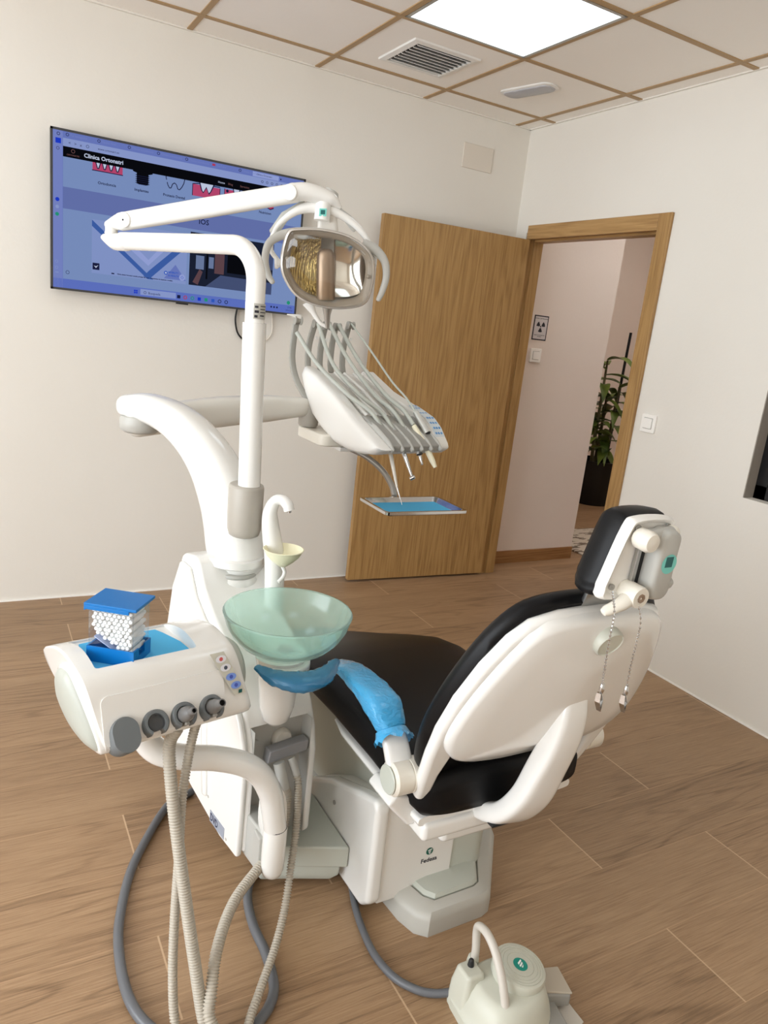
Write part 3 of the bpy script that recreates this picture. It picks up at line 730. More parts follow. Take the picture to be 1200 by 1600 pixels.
# card with the blue vee, badge
bm = BM(); d = 0.0012
rect(bm, 0.162, 0.085, 0.57, 0.305, 'card', d)
poly(bm, [(0.162, 0.303), (0.162, 0.278), (0.398, 0.088), (0.424, 0.088), (0.398, 0.11)], 'vee', d + .0003)
poly(bm, [(0.38, 0.098), (0.405, 0.088), (0.56, 0.24), (0.53, 0.245), (0.404, 0.125)], 'vee', d + .0004)
poly(bm, [(0.30, 0.22), (0.40, 0.145), (0.48, 0.23), (0.46, 0.24), (0.40, 0.17), (0.33, 0.23)], 'tab2', d + .0004)
poly(bm, [(0.47, 0.10), (0.52, 0.165), (0.57, 0.10)], 'tabbar', d + .0002)
dot(bm, 0.478, 0.125, 0.0085, 'link', d + .0005); dot(bm, 0.478, 0.125, 0.004, 'white', d + .0007); dot(bm, 0.552, 0.113, 0.014, 'tab2', d + .0007); ring_(bm, .552, .113, .0075, .002, 'link', d + .0009, 4)
rect(bm, 0.166, 0.100, 0.194, 0.128, 'ink', d + .0004); poly(bm, [(0.171, 0.117), (0.180, 0.107), (0.190, 0.121), (0.180, 0.114)], 'white', d + .0006)
spart('page_card', bm)
# street photograph
bm = BM()
rect(bm, 0.583, 0.086, 0.985, 0.318, 'photo', d); poly(bm, [(0.66, 0.086), (0.985, 0.086), (0.985, 0.14), (0.73, 0.145)], 'photo2', d + .0002)
rect(bm, 0.70, 0.15, 0.745, 0.26, 'photo3', d + .0002); rect(bm, 0.612, 0.16, 0.65, 0.22, 'photo4', d + .0002); poly(bm, [(.60, .10), (.63, .16), (.645, .15), (.625, .09)], 'photo3', d + .0003)
rect(bm, 0.66, 0.12, 0.668, 0.30, 'black', d + .0004); rect(bm, 0.672, 0.17, 0.695, 0.22, 'photo4', d + .0004); rect(bm, 0.93, 0.2, 0.985, 0.318, 'photo2', d + .0003); rect(bm, 0.76, 0.16, 0.90, 0.28, 'black', d + .0003)
spart('street_photo', bm)
# task bar icons
bm = BM(); d = 0.0016
for k, (x, c) in enumerate(zip((0.349, 0.54, 0.570, 0.603, 0.635, 0.667, 0.70, 0.732, 0.764), ('blue', 'ink', 'red', 'green', 'blue', 'green', 'link', 'ink', 'ink'))):
    if c == 'ink' and k > 6: ring_(bm, x, 0.027, 0.0085, 0.003, c, d)
    elif k == 0: [rect(bm, x + a, 0.022 + b, x + a + .007, 0.029 + b, c, d) for a in (-.008, .0005) for b in (-.002, .0065)]
    elif k in (2, 3): ring_(bm, x, 0.027, 0.0085, 0.0035, c, d)
    else: rect(bm, x - .0075, 0.0195, x + .0075, 0.0345, c, d)
dot(bm, 1.078, 0.0585, 0.009, 'green', d); ring_(bm, 0.066, 0.075, 0.0075, 0.0016, 'ink', d)
for x in (0.99, 1.005, 1.02): dot(bm, x, 0.030, 0.0045, 'ink', d)
txt(bm, '17:42', 0.0105, 1.085, 0.032, 'ink', al='CENTER'); txt(bm, '12/03/2025', 0.0085, 1.083, 0.019, 'ink', al='CENTER')
spart('taskbar_icons', bm)
bm = tube(catmull([(-1.625, -0.012, 1.45), (-1.632, -0.012, 1.39), (-1.621, -0.012, 1.335), (-1.60, -0.012, 1.306), (-1.57, -0.012, 1.29), (-1.53, -0.012, 1.30), (-1.52, -0.012, 1.33), (-1.53, -0.012, 1.45)]), 0.0045, seg=8)
tag(obj('television_cable', bm, BLACKP, loc=(-1.6, -0.012, 1.3)), 'looped black cable hanging on the wall below the television', 'cable')
bm = tube(catmull([(-1.452, -0.010, 1.46), (-1.442, -0.010, 1.40), (-1.44, -0.010, 1.345), (-1.455, -0.010, 1.315), (-1.475, -0.010, 1.30), (-1.51, -0.010, 1.298), (-1.545, -0.010, 1.31)]), 0.003, seg=8)
tag(obj('television_cable', bm, WPLATE2, loc=(-1.45, -0.01, 1.3)), 'thin pale cable hanging on the wall right of the looped black one', 'cable')

# ------------------------------------------------------------------ dental chair
CX = -1.72
ch = thing('dental_chair', 'black upholstered dental chair with white shell back and motor base', 'dental chair', (CX, -2.2, 0))
def cxz(p, q, r): return Vector((r, p, q))
# floor base plate
out = [(-1.878, -2.25), (-1.868, -2.36), (-1.852, -2.412), (-1.825, -2.436), (-1.66, -2.433), (-1.632, -2.424), (-1.475, -2.232), (-1.463, -2.20), (-1.463, -1.25), (-1.56, -1.08), (-1.84, -1.08), (-1.90, -1.2)]
def shrink(P, k):
    cx = sum(p[0] for p in P) / len(P); cy = sum(p[1] for p in P) / len(P)
    hx = max(abs(p[0] - cx) for p in P); hy = max(abs(p[1] - cy) for p in P)
    return [(cx + (p[0] - cx) * (1 - k / hx), cy + (p[1] - cy) * (1 - k / hy)) for p in P]
obj('floor_base', loft([[Vector((p[0], p[1], z)) for p in shrink(out, k)] for k, z in ((0, 0.0), (0, 0.042), (0.004, 0.052), (0.018, 0.062), (0.06, 0.070), (0.064, 0.062), (0.07, 0.062))]), GREYBASE, ch, angle=32)
obj('base_hump', loft([[Vector((p[0], p[1], z)) for p in shrink(out, k)] for k, z in ((0.068, 0.05), (0.068, 0.070), (0.078, 0.078), (0.12, 0.084))]), SAGE, ch, angle=32)
# lifting arm cover between base and seat
rings = []
for y, zb, zt, x0, x1 in ((-2.33, 0.17, 0.40, -1.90, -1.60), (-2.1, 0.14, 0.42, -1.885, -1.60), (-1.85, 0.09, 0.37, -1.88, -1.60), (-1.55, 0.07, 0.27, -1.875, -1.60), (-1.25, 0.065, 0.17, -1.86, -1.60)):
    rings.append([Vector((x0, y, zb)), Vector((x1, y, zb)), Vector((x1, y, zt)), Vector((x0 + 0.03, y, zt)), Vector((x0, y, zt - 0.05))])
obj('lift_arm_cover', loft(rings), SAGE, ch, bevel=0.012)
obj('column_cover', loft([[Vector((x, y, z)) for x, y in rrect(0.24, 0.34, 0.05, cx=-1.70, cy=-2.16)] for z in (0.07, 0.38)]), SAGE, ch)
# motor box with the maker's name
bx0, bx1, byf, bzb = -1.955, -1.705, -2.335, 0.034
prof = [(-1.96, 0.055), (-1.96, 0.165), (-2.09, 0.245), (-2.26, 0.315), (-2.33, 0.337), (byf, 0.33), (byf, bzb + 0.01), (-2.30, bzb), (-2.05, 0.03)]
obj('motor_box', prism(prof, bx0 + 0.034, bx1, lambda y, z, x: Vector((x, y, z))), WHITE2, ch, bevel=0.008)
prof2 = [(-1.955, 0.05), (-1.955, 0.168), (-2.088, 0.25), (-2.258, 0.321), (-2.325, 0.345), (byf - 0.008, 0.325), (byf - 0.010, bzb + 0.026), (-2.31, bzb - 0.006), (-2.05, 0.014)]
sidec = obj('motor_side_cover', prism(prof2, bx0, bx0 + 0.04, lambda y, z, x: Vector((x, y, z))), WHITE, ch, bevel=0.016, seg=4)
obj('screw', lathe([(0.0, 0), (0.006, 0), (0.006, 0.003), (0, 0.003)], (bx0 - 0.0005, -2.13, 0.205), (-1, 0, 0), seg=12), GREYM, sidec)
LG = Ax((-1.779, byf - 0.0006, 0.150), (1, 0, 0), (0, 0, 1), (0, -1, 0))
bm = disc(BM(), LG(0, 0.009, 0.0), (0, -1, 0), 0.0105)
lg = obj('maker_emblem', bm, mat('dark_green_print', rgb(24, 96, 78), 0.4), ch, smooth=False)
bm = BM()
quad(bm, [LG(-.006, .013, .0006), LG(.0065, .016, .0006), LG(.0055, .0125, .0006), LG(-.005, .010, .0006)]); quad(bm, [LG(-.004, .008, .0006), LG(.005, .0105, .0006), LG(.004, .0075, .0006), LG(-.003, .0055, .0006)]); quad(bm, [LG(-.002, .004, .0006), LG(.0035, .0055, .0006), LG(.002, .002, .0006), LG(-.001, .001, .0006)])
obj('emblem_mark', bm, WHITEP, lg, smooth=False)
obj('maker_name', text_bm('Fedesa', 0.0178, LG(0.001, -0.0225, 0.0), (1, 0, 0), (0, 0, 1), align='CENTER', bold=0.0004), INK, ch, smooth=False, flip=False)
# seat: black cushion running down into the leg rest, in one white tray
def seat_rings(hw0, top, thick, ys, drop=0.0):
    R = []
    for y, zt, th, hw in ys:
        R.append([Vector((CX + px, y, zt - th / 2 + pz)) for px, pz in superel(hw + hw0, th / 2 + thick, 4.5, 44)])
    return R
ys = [(-2.512, 0.485, 0.05, 0.17), (-2.51, 0.505, 0.09, 0.21), (-2.49, 0.522, 0.122, 0.228), (-2.42, 0.532, 0.13, 0.240), (-2.3, 0.538, 0.122, 0.246), (-2.1, 0.537, 0.115, 0.250), (-1.95, 0.530, 0.112, 0.254), (-1.84, 0.508, 0.115, 0.255), (-1.72, 0.463, 0.112, 0.252), (-1.55, 0.393, 0.105, 0.244), (-1.3, 0.295, 0.09, 0.225), (-1.13, 0.232, 0.085, 0.20), (-1.07, 0.205, 0.06, 0.16), (-1.065, 0.20, 0.03, 0.12)]
obj('seat', loft(seat_rings(0, 0, 0, ys)), BLACK, ch, angle=60)
R = []
for y, z0, z1, hw in ((-2.49, 0.382, 0.41, 0.22), (-2.3, 0.400, 0.425, 0.242), (-2.14, 0.408, 0.428, 0.245), (-2.08, 0.414, 0.428, 0.235)):
    R.append([Vector((CX + px, y, (z0 + z1) / 2 + pz)) for px, pz in superel(hw, (z1 - z0) / 2, 5, 32)])
obj('seat_tray', loft(R), WHITE, ch, angle=60)
obj('rear_crossbar', box((-1.93, -2.50, 0.345), (-1.60, -2.34, 0.392)), WHITE, ch, bevel=0.014, seg=4)
obj('seat_mount', box((-1.845, -2.46, 0.288), (-1.665, -2.25, 0.36)), WHITE, ch, bevel=0.016, seg=4)
obj('arm_bracket', prism([(-2.005, 0.435), (-1.985, 0.455), (-1.90, 0.43), (-1.90, 0.37), (-1.945, 0.367)], -2.46, -2.36, lambda x, z, y: Vector((x, y, z))), WHITE, ch, bevel=0.008)
# backrest
LEAN = math.radians(22)
BT = Vector((0, -math.sin(LEAN), math.cos(LEAN))); BN = Vector((0, -math.cos(LEAN), -math.sin(LEAN)))   # BN points to the rear
BK = Ax((CX, -2.47, 0.50), (1, 0, 0), BT, BN)
def sym(half):
    return [(x, s) for x, s in half] + [(-x, s) for x, s in reversed(half) if x > 1e-6]
hc = [(0.0, 0.515), (0.09, 0.513), (0.155, 0.50), (0.195, 0.465), (0.228, 0.40), (0.254, 0.30), (0.264, 0.20), (0.258, 0.12), (0.238, 0.05), (0.19, 0.005), (0.10, -0.015), (0.0, -0.018)]
cush = smooth_outline(sym(hc)[:], 3)
obj('back_cushion', pillow(cush, [(0.985, 0.012), (1.015, -0.002), (1.015, -0.014), (0.985, -0.026), (0.90, -0.036), (0.6, -0.044), (0.2, -0.044)], BK, center=(0, 0.25)), BLACK, ch, angle=60)
hs_ = [(0.0, 0.505), (0.10, 0.503), (0.165, 0.487), (0.20, 0.45), (0.232, 0.38), (0.255, 0.29), (0.263, 0.20), (0.258, 0.12), (0.246, 0.03), (0.236, -0.035), (0.202, -0.035), (0.205, 0.05), (0.196, 0.12), (0.165, 0.165), (0.08, 0.178), (0.0, 0.18)]
obj('back_shell', prism(sym(hs_), 0.006, 0.038, BK), WHITE, ch, bevel=0.013, seg=4)
hb = [(0.0, 0.503), (0.10, 0.499), (0.160, 0.480), (0.193, 0.43), (0.226, 0.345), (0.246, 0.26), (0.246, 0.180), (0.205, 0.122), (0.115, 0.098), (0.0, 0.094)]
bulge = smooth_outline(sym(hb), 4)
obj('back_bulge', loft([[BK(p[0] * a, 0.25 + (p[1] - 0.25) * b, w) for p in bulge] for a, b, w in ((1.0, 1.0, 0.006), (1.0, 1.0, 0.042), (0.985, 0.988, 0.052), (0.945, 0.96, 0.057), (0.72, 0.82, 0.064), (0.42, 0.66, 0.073), (0.20, 0.56, 0.079), (0.08, 0.50, 0.081), (0.01, 0.46, 0.0815))]), WHITE, ch, angle=60)
obj('release_knob', pillow([(0.01 + math.cos(2 * PI * k / 28) * 0.033, 0.455 + math.sin(2 * PI * k / 28) * 0.031) for k in range(28)], [(1.0, 0.058), (1.0, 0.074), (0.9, 0.079), (0.86, 0.077), (0.3, 0.077)], BK), mat('pale_sage_plastic', rgb(204, 206, 194), 0.35), ch)
# spine bracket behind the back
path = catmull([(-1.696, -2.618, 0.80), (-1.699, -2.632, 0.725), (-1.704, -2.630, 0.65), (-1.711, -2.608, 0.56), (-1.720, -2.585, 0.475), (-1.732, -2.545, 0.412), (-1.742, -2.49, 0.385), (-1.742, -2.40, 0.372)], 6)
obj('spine_bracket', tube(path, [0.016, 0.026, 0.028, 0.026, 0.024, 0.02], rb=[0.024, 0.036, 0.042, 0.050, 0.052, 0.052], seg=24, up=(0, -1, 0), power=4.5), WHITE, ch, angle=55)
obj('spine_slot', box((-1.785, -2.555, 0.3885), (-1.71, -2.45, 0.3935)), DARK, ch, smooth=False)
# pivots and armrest
def knob(x0, x1, y, z, r, m, name='arm_pivot'):
    s = 1 if x1 > x0 else -1
    L_ = abs(x1 - x0)
    return obj(name, lathe([(0, 0), (r * 0.86, 0), (r, 0.006), (r, L_ * 0.55), (r * 0.97, L_ * 0.56), (r * 0.97, L_ * 0.6), (r, L_ * 0.61), (r, L_), (0, L_)], (x0, y, z), (s, 0, 0), seg=36), OFFW, ch)
k1 = knob(-2.012, -1.935, -2.462, 0.505, 0.038, OFFW)
obj('pivot_cap', lathe([(0, 0), (0.030, 0), (0.032, -0.003), (0.030, -0.005), (0, -0.005)], (-2.0125, -2.462, 0.505), (1, 0, 0), seg=32), SAGE, k1)
knob(-1.415, -1.50, -2.466, 0.505, 0.035, OFFW)
path = catmull([(-1.985, -2.455, 0.53), (-1.985, -2.42, 0.575), (-1.987, -2.37, 0.607), (-1.99, -2.30, 0.626), (-1.992, -2.22, 0.628), (-1.993, -2.155, 0.618)], 6)
ar = obj('armrest', tube(path, [0.013, 0.012, 0.012, 0.012, 0.010], rb=[0.030, 0.029, 0.028, 0.028, 0.024], seg=20, up=(0, 0.5, 1), power=4), WHITE, ch, angle=55)
path = catmull([(-1.985, -2.40, 0.595), (-1.987, -2.36, 0.622), (-1.99, -2.29, 0.634), (-1.992, -2.21, 0.634), (-1.993, -2.14, 0.617)], 7)
fb = tube(path, [0.020, 0.026, 0.018, 0.013, 0.011], rb=[0.036, 0.043, 0.041, 0.037, 0.030], seg=28, up=(0, 0.5, 1), power=3.4, rounded=3)
rr_ = random.Random(3)
for v in fb.verts: v.co += Vector((rr_.uniform(-1, 1), rr_.uniform(-1, 1), rr_.uniform(-1, 1))) * 0.0012
tag(obj('barrier_film', fb, FILM, ar, angle=28), 'wrinkled blue plastic film')
bm = BM()       # loose skirt of film where the wrap ends
n = 36; A = Ax((-1.985, -2.40, 0.592), (1, 0, 0), (0, 0.72, 0.69), (0, -0.69, 0.72))
o_ = []
for lev, (r1, r2, h) in enumerate(((0.037, 0.026, 0.0), (0.041, 0.031, -0.012), (0.047, 0.038, -0.022))):
    o_.append([Vector((-1.985, -2.405, 0.585)) + Vector((1, 0, 0)) * (r1 * math.cos(2 * PI * k / n)) + Vector((0, -0.66, 0.75)) * (r2 * math.sin(2 * PI * k / n)) + Vector((0, -0.75, -0.66)) * (-h + (rr_.uniform(-0.006, 0.008) if lev == 2 else 0)) for k in range(n)])
add_loft(bm, o_, cap=False)
tag(obj('film_skirt', bm, FILM, ar, angle=20, flip=False), 'loose blue film edge')
# headrest
HT = Vector((0, -math.sin(0.06), math.cos(0.06))); HN = Vector((0, -math.cos(0.06), -math.sin(0.06)))
HD = Ax((CX + 0.012, -2.728, 1.082), (1, 0, 0), HT, HN)
ho = smooth_outline([(-0.036, 0.076), (0.036, 0.076), (0.058, 0.058), (0.083, -0.03), (0.088, -0.056), (0.072, -0.076), (-0.072, -0.076), (-0.088, -0.056), (-0.083, -0.03), (-0.058, 0.058)], 4)
obj('headrest_cushion', pillow(ho, [(0.98, 0.006), (1.05, -0.006), (1.08, -0.022), (1.04, -0.042), (0.90, -0.058), (0.62, -0.067), (0.2, -0.070)], HD, center=(0, 0)), BLACK, ch, angle=60)
hp = obj('headrest_plate', pillow(ho, [(1.0, 0.0), (1.03, 0.008), (1.02, 0.018), (0.97, 0.024), (0.90, 0.022), (0.86, 0.016), (0.3, 0.016)], HD, center=(0, 0)), WHITE2, ch, angle=50)
for a, b in ((-0.036, 0.060), (0.04, 0.060), (-0.066, -0.052)):
    obj('screw', lathe([(0, 0), (0.006, 0), (0.006, 0.004), (0.003, 0.004), (0, 0.002)], HD(a, b, 0.018), HN, seg=12), GREYM, hp)
add = BM(); add_box(add, (-0.016, -0.07, 0.017), (-0.002, 0.05, 0.020), HD)
obj('slot', add, DARK, ch, smooth=False)
obj('slide_rail', box((-0.027, -0.07, 0.018), (-0.018, 0.05, 0.026), HD), STEEL, ch, bevel=0.001)
obj('slide_cover', loft([[HD(0.024 + p[0], -0.006 + p[1], w) for p in rrect(0.052 * s, 0.135 * s2, 0.02 * s)] for s, s2, w in ((1, 1, 0.018), (1, 1, 0.042), (0.9, 0.96, 0.05), (0.7, 0.9, 0.053))]), GREYL, ch, angle=50)
obj('slide_knob', lathe([(0, 0), (0.014, 0), (0.019, 0.006), (0.020, 0.03), (0.016, 0.038), (0, 0.041)], HD(-0.034, 0.044, 0.02), HN, seg=24), OFFW, ch)
obj('knob_axle', tube([HD(-0.034, 0.044, 0.03), HD(0.04, 0.050, 0.03)], 0.014, seg=16), GREYL, ch)
obj('slide_knob', lathe([(0, 0), (0.014, 0), (0.015, 0.004), (0.013, 0.012), (0, 0.014)], HD(0.040, 0.050, 0.028), HD.u, seg=24), OFFW, ch)
st = obj('sticker', disc(BM(), HD(0.027, 0.0, 0.0536), HN, 0.019, ref=(0, 0, 1)), TEALL, ch, smooth=False)
obj('sticker_mark', box((0.017, -0.006, 0.0537), (0.035, 0.014, 0.0541), HD), mat('dark_teal_print', rgb(14, 92, 92), 0.4), st, smooth=False)
# headrest stem clamp
cl = HD(-0.026, -0.062, 0.036)
obj('headrest_clamp', lathe([(0.008, 0), (0.019, 0), (0.021, 0.005), (0.021, 0.045), (0.019, 0.05), (0.0, 0.05)], cl + HD.w * 0.02, -HD.w, seg=24), OFFW, ch)
obj('clamp_bolt', lathe([(0, 0), (0.009, 0), (0.009, 0.004), (0.004, 0.004), (0, 0.002)], cl + HD.w * 0.017, HD.w, seg=8), BRONZE, ch)
obj('clamp_lever', tube([cl, cl + HD.u * -0.03 + HD.v * -0.016 + HD.w * 0.004, cl + HD.u * -0.058 + HD.v * -0.028], [0.014, 0.011, 0.009], rb=[0.02, 0.014, 0.011], seg=14, rounded=2), OFFW, ch)
obj('clamp_lever', tube([cl, cl + HD.u * 0.04 + HD.v * 0.004, cl + HD.u * 0.085 + HD.v * 0.016], [0.012, 0.012, 0.011], seg=14, rounded=2), GREYL, ch)
obj('headrest_stem', tube([BK(0.0, 0.43, 0.012), BK(0.0, 0.565, 0.006)], 0.006, rb=0.042, seg=16, up=(0, -1, 0), power=5), STEEL, ch)
# bib chain
def chain(P, name):
    bm = BM()
    pts = catmull(P, 14); L_ = 0.0; last = None
    for p in pts:
        if last is None or (p - last).length > 0.0062:
            bmesh.ops.create_icosphere(bm, subdivisions=1, radius=0.0026, matrix=Matrix.Translation(p)); last = p
    add_tube(bm, pts, 0.0008, seg=6)
    return bm
bc = thing('bib_chain', 'silver bead bib chain with two clips hanging behind the headrest', 'bib chain', (-1.78, -2.79, 0.85))
P1 = [(-1.812, -2.782, 1.036), (-1.832, -2.812, 1.012), (-1.838, -2.818, 0.967), (-1.829, -2.812, 0.914), (-1.819, -2.806, 0.870)]
P2 = [(-1.738, -2.775, 1.015), (-1.730, -2.786, 0.975), (-1.730, -2.786, 0.93), (-1.729, -2.784, 0.88), (-1.726, -2.782, 0.838)]
for P in (P1, P2):
    obj('chain', chain(P, 'chain'), CHROME, bc, flip=False)
    e0 = Vector(P[-1]); dn = Vector((0.15, 0.02, -1)).normalized()
    cp = obj('clip', tube([e0 + Vector((0, 0, 0.004)), e0 + Vector((0, 0, -0.006)), e0 + Vector((0, 0, -0.014))], [0.0035, 0.005, 0.003], seg=10, rounded=2), CHROME, bc)
    A = Ax(e0 + Vector((0, 0, -0.026)), (0.95, 0.3, 0.15), (-0.3, 0.95, 0), (-0.12, 0, 1))
    bm = BM()
    for s in (-1, 1):
        add_loft(bm, [[A(-0.004 + s * 0.002, -0.004, 0.016), A(-0.004 + s * 0.002, 0.004, 0.016), A(-0.003 + s * 0.002, 0.004, 0.016), A(-0.003 + s * 0.002, -0.004, 0.016)], [A(-0.003 + s * 0.006, -0.005, 0.0), A(-0.003 + s * 0.006, 0.005, 0.0), A(-0.0015 + s * 0.006, 0.005, 0.0), A(-0.0015 + s * 0.006, -0.005, 0.0)], [A(0.000, -0.004, -0.022), A(0.000, 0.004, -0.022), A(0.001, 0.004, -0.022), A(0.001, -0.004, -0.022)]])
    obj('clip_jaw', bm, CHROME, cp, smooth=False)

# ------------------------------------------------------------------ dental unit body with spittoon
F = Fr((-2.235, -2.18, 0), 8)
un = thing('dental_unit', 'white dental unit column with spittoon bowl and curved instrument arm', 'dental unit', F(0.1, 0.3, 0.0))
prof = [(0.0, 0.155), (0.0, 0.395), (0.014, 0.455), (0.042, 0.515), (0.095, 0.59), (0.155, 0.648), (0.25, 0.692), (0.31, 0.738), (0.345, 0.79), (0.375, 0.805), (0.45, 0.79), (0.49, 0.70), (0.52, 0.57), (0.54, 0.35), (0.54, 0.20), (0.30, 0.165)]
def fvz(v, z, u): return F(u, v, z)
body = obj('unit_body', prism(prof, 0.012, 0.205, fvz), WHITE, un, bevel=0.014, seg=4)
boolean_cut(body, box((0.026, -0.05, 0.10), (0.183, 0.055, 0.485), F))
prof2 = [(0.004, 0.15), (0.0, 0.39), (0.010, 0.45), (0.036, 0.50), (0.085, 0.56), (0.155, 0.628), (0.27, 0.672), (0.33, 0.71), (0.375, 0.772), (0.43, 0.775), (0.475, 0.69), (0.505, 0.56), (0.52, 0.35), (0.50, 0.22), (0.29, 0.175), (0.10, 0.145)]
sp_ = obj('side_panel', prism(prof2, -0.002, 0.014, fvz), WHITE, un, bevel=0.007, seg=3)
obj('panel_rib', tube([F(-0.002, 0.22, 0.45), F(-0.002, 0.215, 0.38), F(-0.002, 0.205, 0.30), F(-0.002, 0.195, 0.215)], [0.0075, 0.009, 0.008], rb=[0.016, 0.017, 0.014], seg=16, up=F.u * -1, rounded=3), WHITE, sp_)
PS = Ax(F(-0.0024, 0.115, 0.172), F.v * -1, F.v * 0 + Vector((0, 0, 1)), F.u * -1)
bd = obj('model_badge', box((-0.042, -0.016, -0.0005), (0.042, 0.016, 0.0008), PS), mat('badge_grey', rgb(150, 156, 168), 0.4), sp_, smooth=False)
obj('badge_lettering', text_bm('DVD', 0.030, PS(-0.039, -0.010, 0.0012), PS.u, PS.v, sx=0.72, bold=0.0006), mat('badge_navy', rgb(36, 40, 72), 0.5), bd, smooth=False, flip=False)
for v, z in ((0.175, 0.215), (0.062, 0.165)):
    obj('screw', lathe([(0, 0), (0.004, 0), (0.004, 0.001), (0, 0.001)], F(-0.002, v, z), F.u * -1, seg=10), GREYL, sp_)
# recessed connection plate
rc = obj('recess_plate', box((0.0262, 0.0485, 0.14), (0.1828, 0.0545, 0.4848), F), GREYL, un, smooth=False)
obj('recess_lining', add_box(box((0.0262, 0.004, 0.16), (0.0275, 0.0485, 0.4845), F), (0.1815, 0.004, 0.16), (0.1828, 0.0485, 0.4845), F), GREYL, un, smooth=False)
obj('blind_cap', lathe([(0, 0), (0.014, 0), (0.012, 0.006), (0, 0.008)], F(0.050, 0.0484, 0.424), F.v * -1, seg=24), GREYL, rc)
obj('valve_cap', lathe([(0, 0), (0.026, 0), (0.026, 0.012), (0.022, 0.018), (0, 0.018)], F(0.122, 0.0484, 0.425), F.v * -1, seg=28), mat('pale_cap', rgb(205, 200, 190), 0.4), rc)
for a, b in ((0.165, 0.468), (0.170, 0.18)):
    obj('screw', lathe([(0, 0), (0.005, 0), (0.005, 0.002), (0, 0.002)], F(a, 0.0484, b), F.v * -1, seg=10), GREYL, rc)
obj('hose_manifold', prism([(0.064, 0.392), (0.070, 0.424), (0.177, 0.430), (0.174, 0.400)], 0.0, 0.030, lambda u, z, v: F(u, v, z)), mat('manifold_grey', rgb(140, 140, 142), 0.4), un, bevel=0.003)
# platform joining the unit to the chair
pf = [(-2.172, -2.155), (-2.08, -2.188), (-1.957, -2.238), (-1.957, -2.0), (-2.0, -1.95), (-2.17, -1.98)]
obj('joining_platform', loft([[Vector((p[0], p[1], z)) for p in pf] for z in (0.085, 0.146)]), SAGE, un, bevel=0.006)
obj('platform_underside', loft([[Vector((p[0] * s + c * (1 - s), p[1] * s - 2.08 * (1 - s), z)) for p in pf for c in (-2.09,)] for s, z in ((0.92, 0.088), (0.9, 0.055), (0.78, 0.03))]), SAGE, un, bevel=0.008)
obj('arm_socket', box((0.020, -0.070, 0.150), (0.062, 0.03, 0.268), F), GREYL, un, bevel=0.006)
# bulge that carries the bowl
obj('bowl_holder', lathe([(0.0, 0.492), (0.018, 0.494), (0.032, 0.508), (0.041, 0.54), (0.046, 0.59), (0.052, 0.64), (0.060, 0.672), (0.0, 0.674)], F(0.083, 0.012, 0), seg=36), WHITE, un, angle=60)
wing = [(0.055, 0.04), (0.030, -0.04), (0.07, -0.065), (0.12, -0.05), (0.15, -0.01), (0.16, 0.06), (0.12, 0.10)]
obj('bowl_bracket', loft([[F(p[0], p[1], z) for p in smooth_outline(wing, 4)] for z in (0.640, 0.664)]), WHITE, un, bevel=0.006)
BO = Vector((-2.138, -2.143, 0.668))
outer = [(0.0, 0.0), (0.045, 0.0), (0.078, 0.010), (0.106, 0.028), (0.127, 0.050), (0.141, 0.075), (0.149, 0.102)]
inner = [(0.143, 0.104), (0.135, 0.078), (0.121, 0.055), (0.101, 0.035), (0.074, 0.018), (0.043, 0.009), (0.0, 0.008)]
bowl = obj('spittoon_bowl', lathe(outer + [(0.1505, 0.105), (0.149, 0.1075), (0.145, 0.1072)] + inner, BO, seg=72), BOWLG, un, angle=80)
obj('bowl_drain', lathe([(0, 0.0095), (0.020, 0.0095), (0.018, 0.013), (0, 0.0135)], BO, seg=24), STEEL, bowl)
# blue wrapped handle under the bowl
hp_ = catmull([(-2.236, -2.225, 0.683), (-2.205, -2.262, 0.672), (-2.155, -2.285, 0.666), (-2.10, -2.275, 0.667), (-2.045, -2.232, 0.676)], 8)
hb = tube(hp_, [0.005, 0.012, 0.015, 0.012, 0.005], rb=[0.010, 0.026, 0.034, 0.026, 0.008], seg=24, up=(0, 0, 1), power=2.6, rounded=2)
for v in hb.verts: v.co += Vector((rr_.uniform(-1, 1), rr_.uniform(-1, 1), rr_.uniform(-1, 1))) * 0.0012
tag(obj('wrapped_handle', hb, FILMD, un, angle=30), 'handle wrapped in blue plastic film')
# cup filler tap and cup rest
TP = catmull([(-2.080, -1.905, 0.62), (-2.082, -1.905, 0.734), (-2.089, -1.905, 0.825), (-2.099, -1.905, 0.875), (-2.107, -1.906, 0.915), (-2.110, -1.908, 0.948), (-2.101, -1.914, 0.977), (-2.086, -1.925, 0.982), (-2.075, -1.934, 0.972), (-2.071, -1.938, 0.958)], 6)
tp_ = obj('tap', tube(TP, [0.026, 0.026, 0.026, 0.0245, 0.022, 0.0185, 0.0145, 0.014, 0.0145, 0.0135], seg=24, up=(1, 0, 0)), WHITE, un, angle=60)
obj('tap_nozzle', lathe([(0.006, 0), (0.006, 0.006), (0.0, 0.006)], (-2.071, -1.938, 0.959), (0.1, 0, -1), seg=12), CHROME, tp_)
CU = Vector((-2.084, -1.953, 0.815))
cu_ = obj('cup_rest', lathe([(0.0, 0.0), (0.010, 0.0), (0.026, 0.012), (0.042, 0.028), (0.0505, 0.044), (0.0525, 0.046), (0.050, 0.047), (0.040, 0.031), (0.024, 0.016), (0.0, 0.013)], CU, seg=48), YCREAM, un, angle=60)
bm = BM()
for k in range(7):
    x = -0.024 + k * 0.008; L_ = math.sqrt(max(0.0004, 0.030 ** 2 - x * x))
    add_box(bm, (-0.0012, -L_, 0.016), (0.0012, L_, 0.023), Fr(CU + Vector((math.cos(0.5) * x, math.sin(0.5) * x, 0)), math.degrees(0.5)))
obj('cup_ridges', bm, YCREAM, cu_, smooth=False)
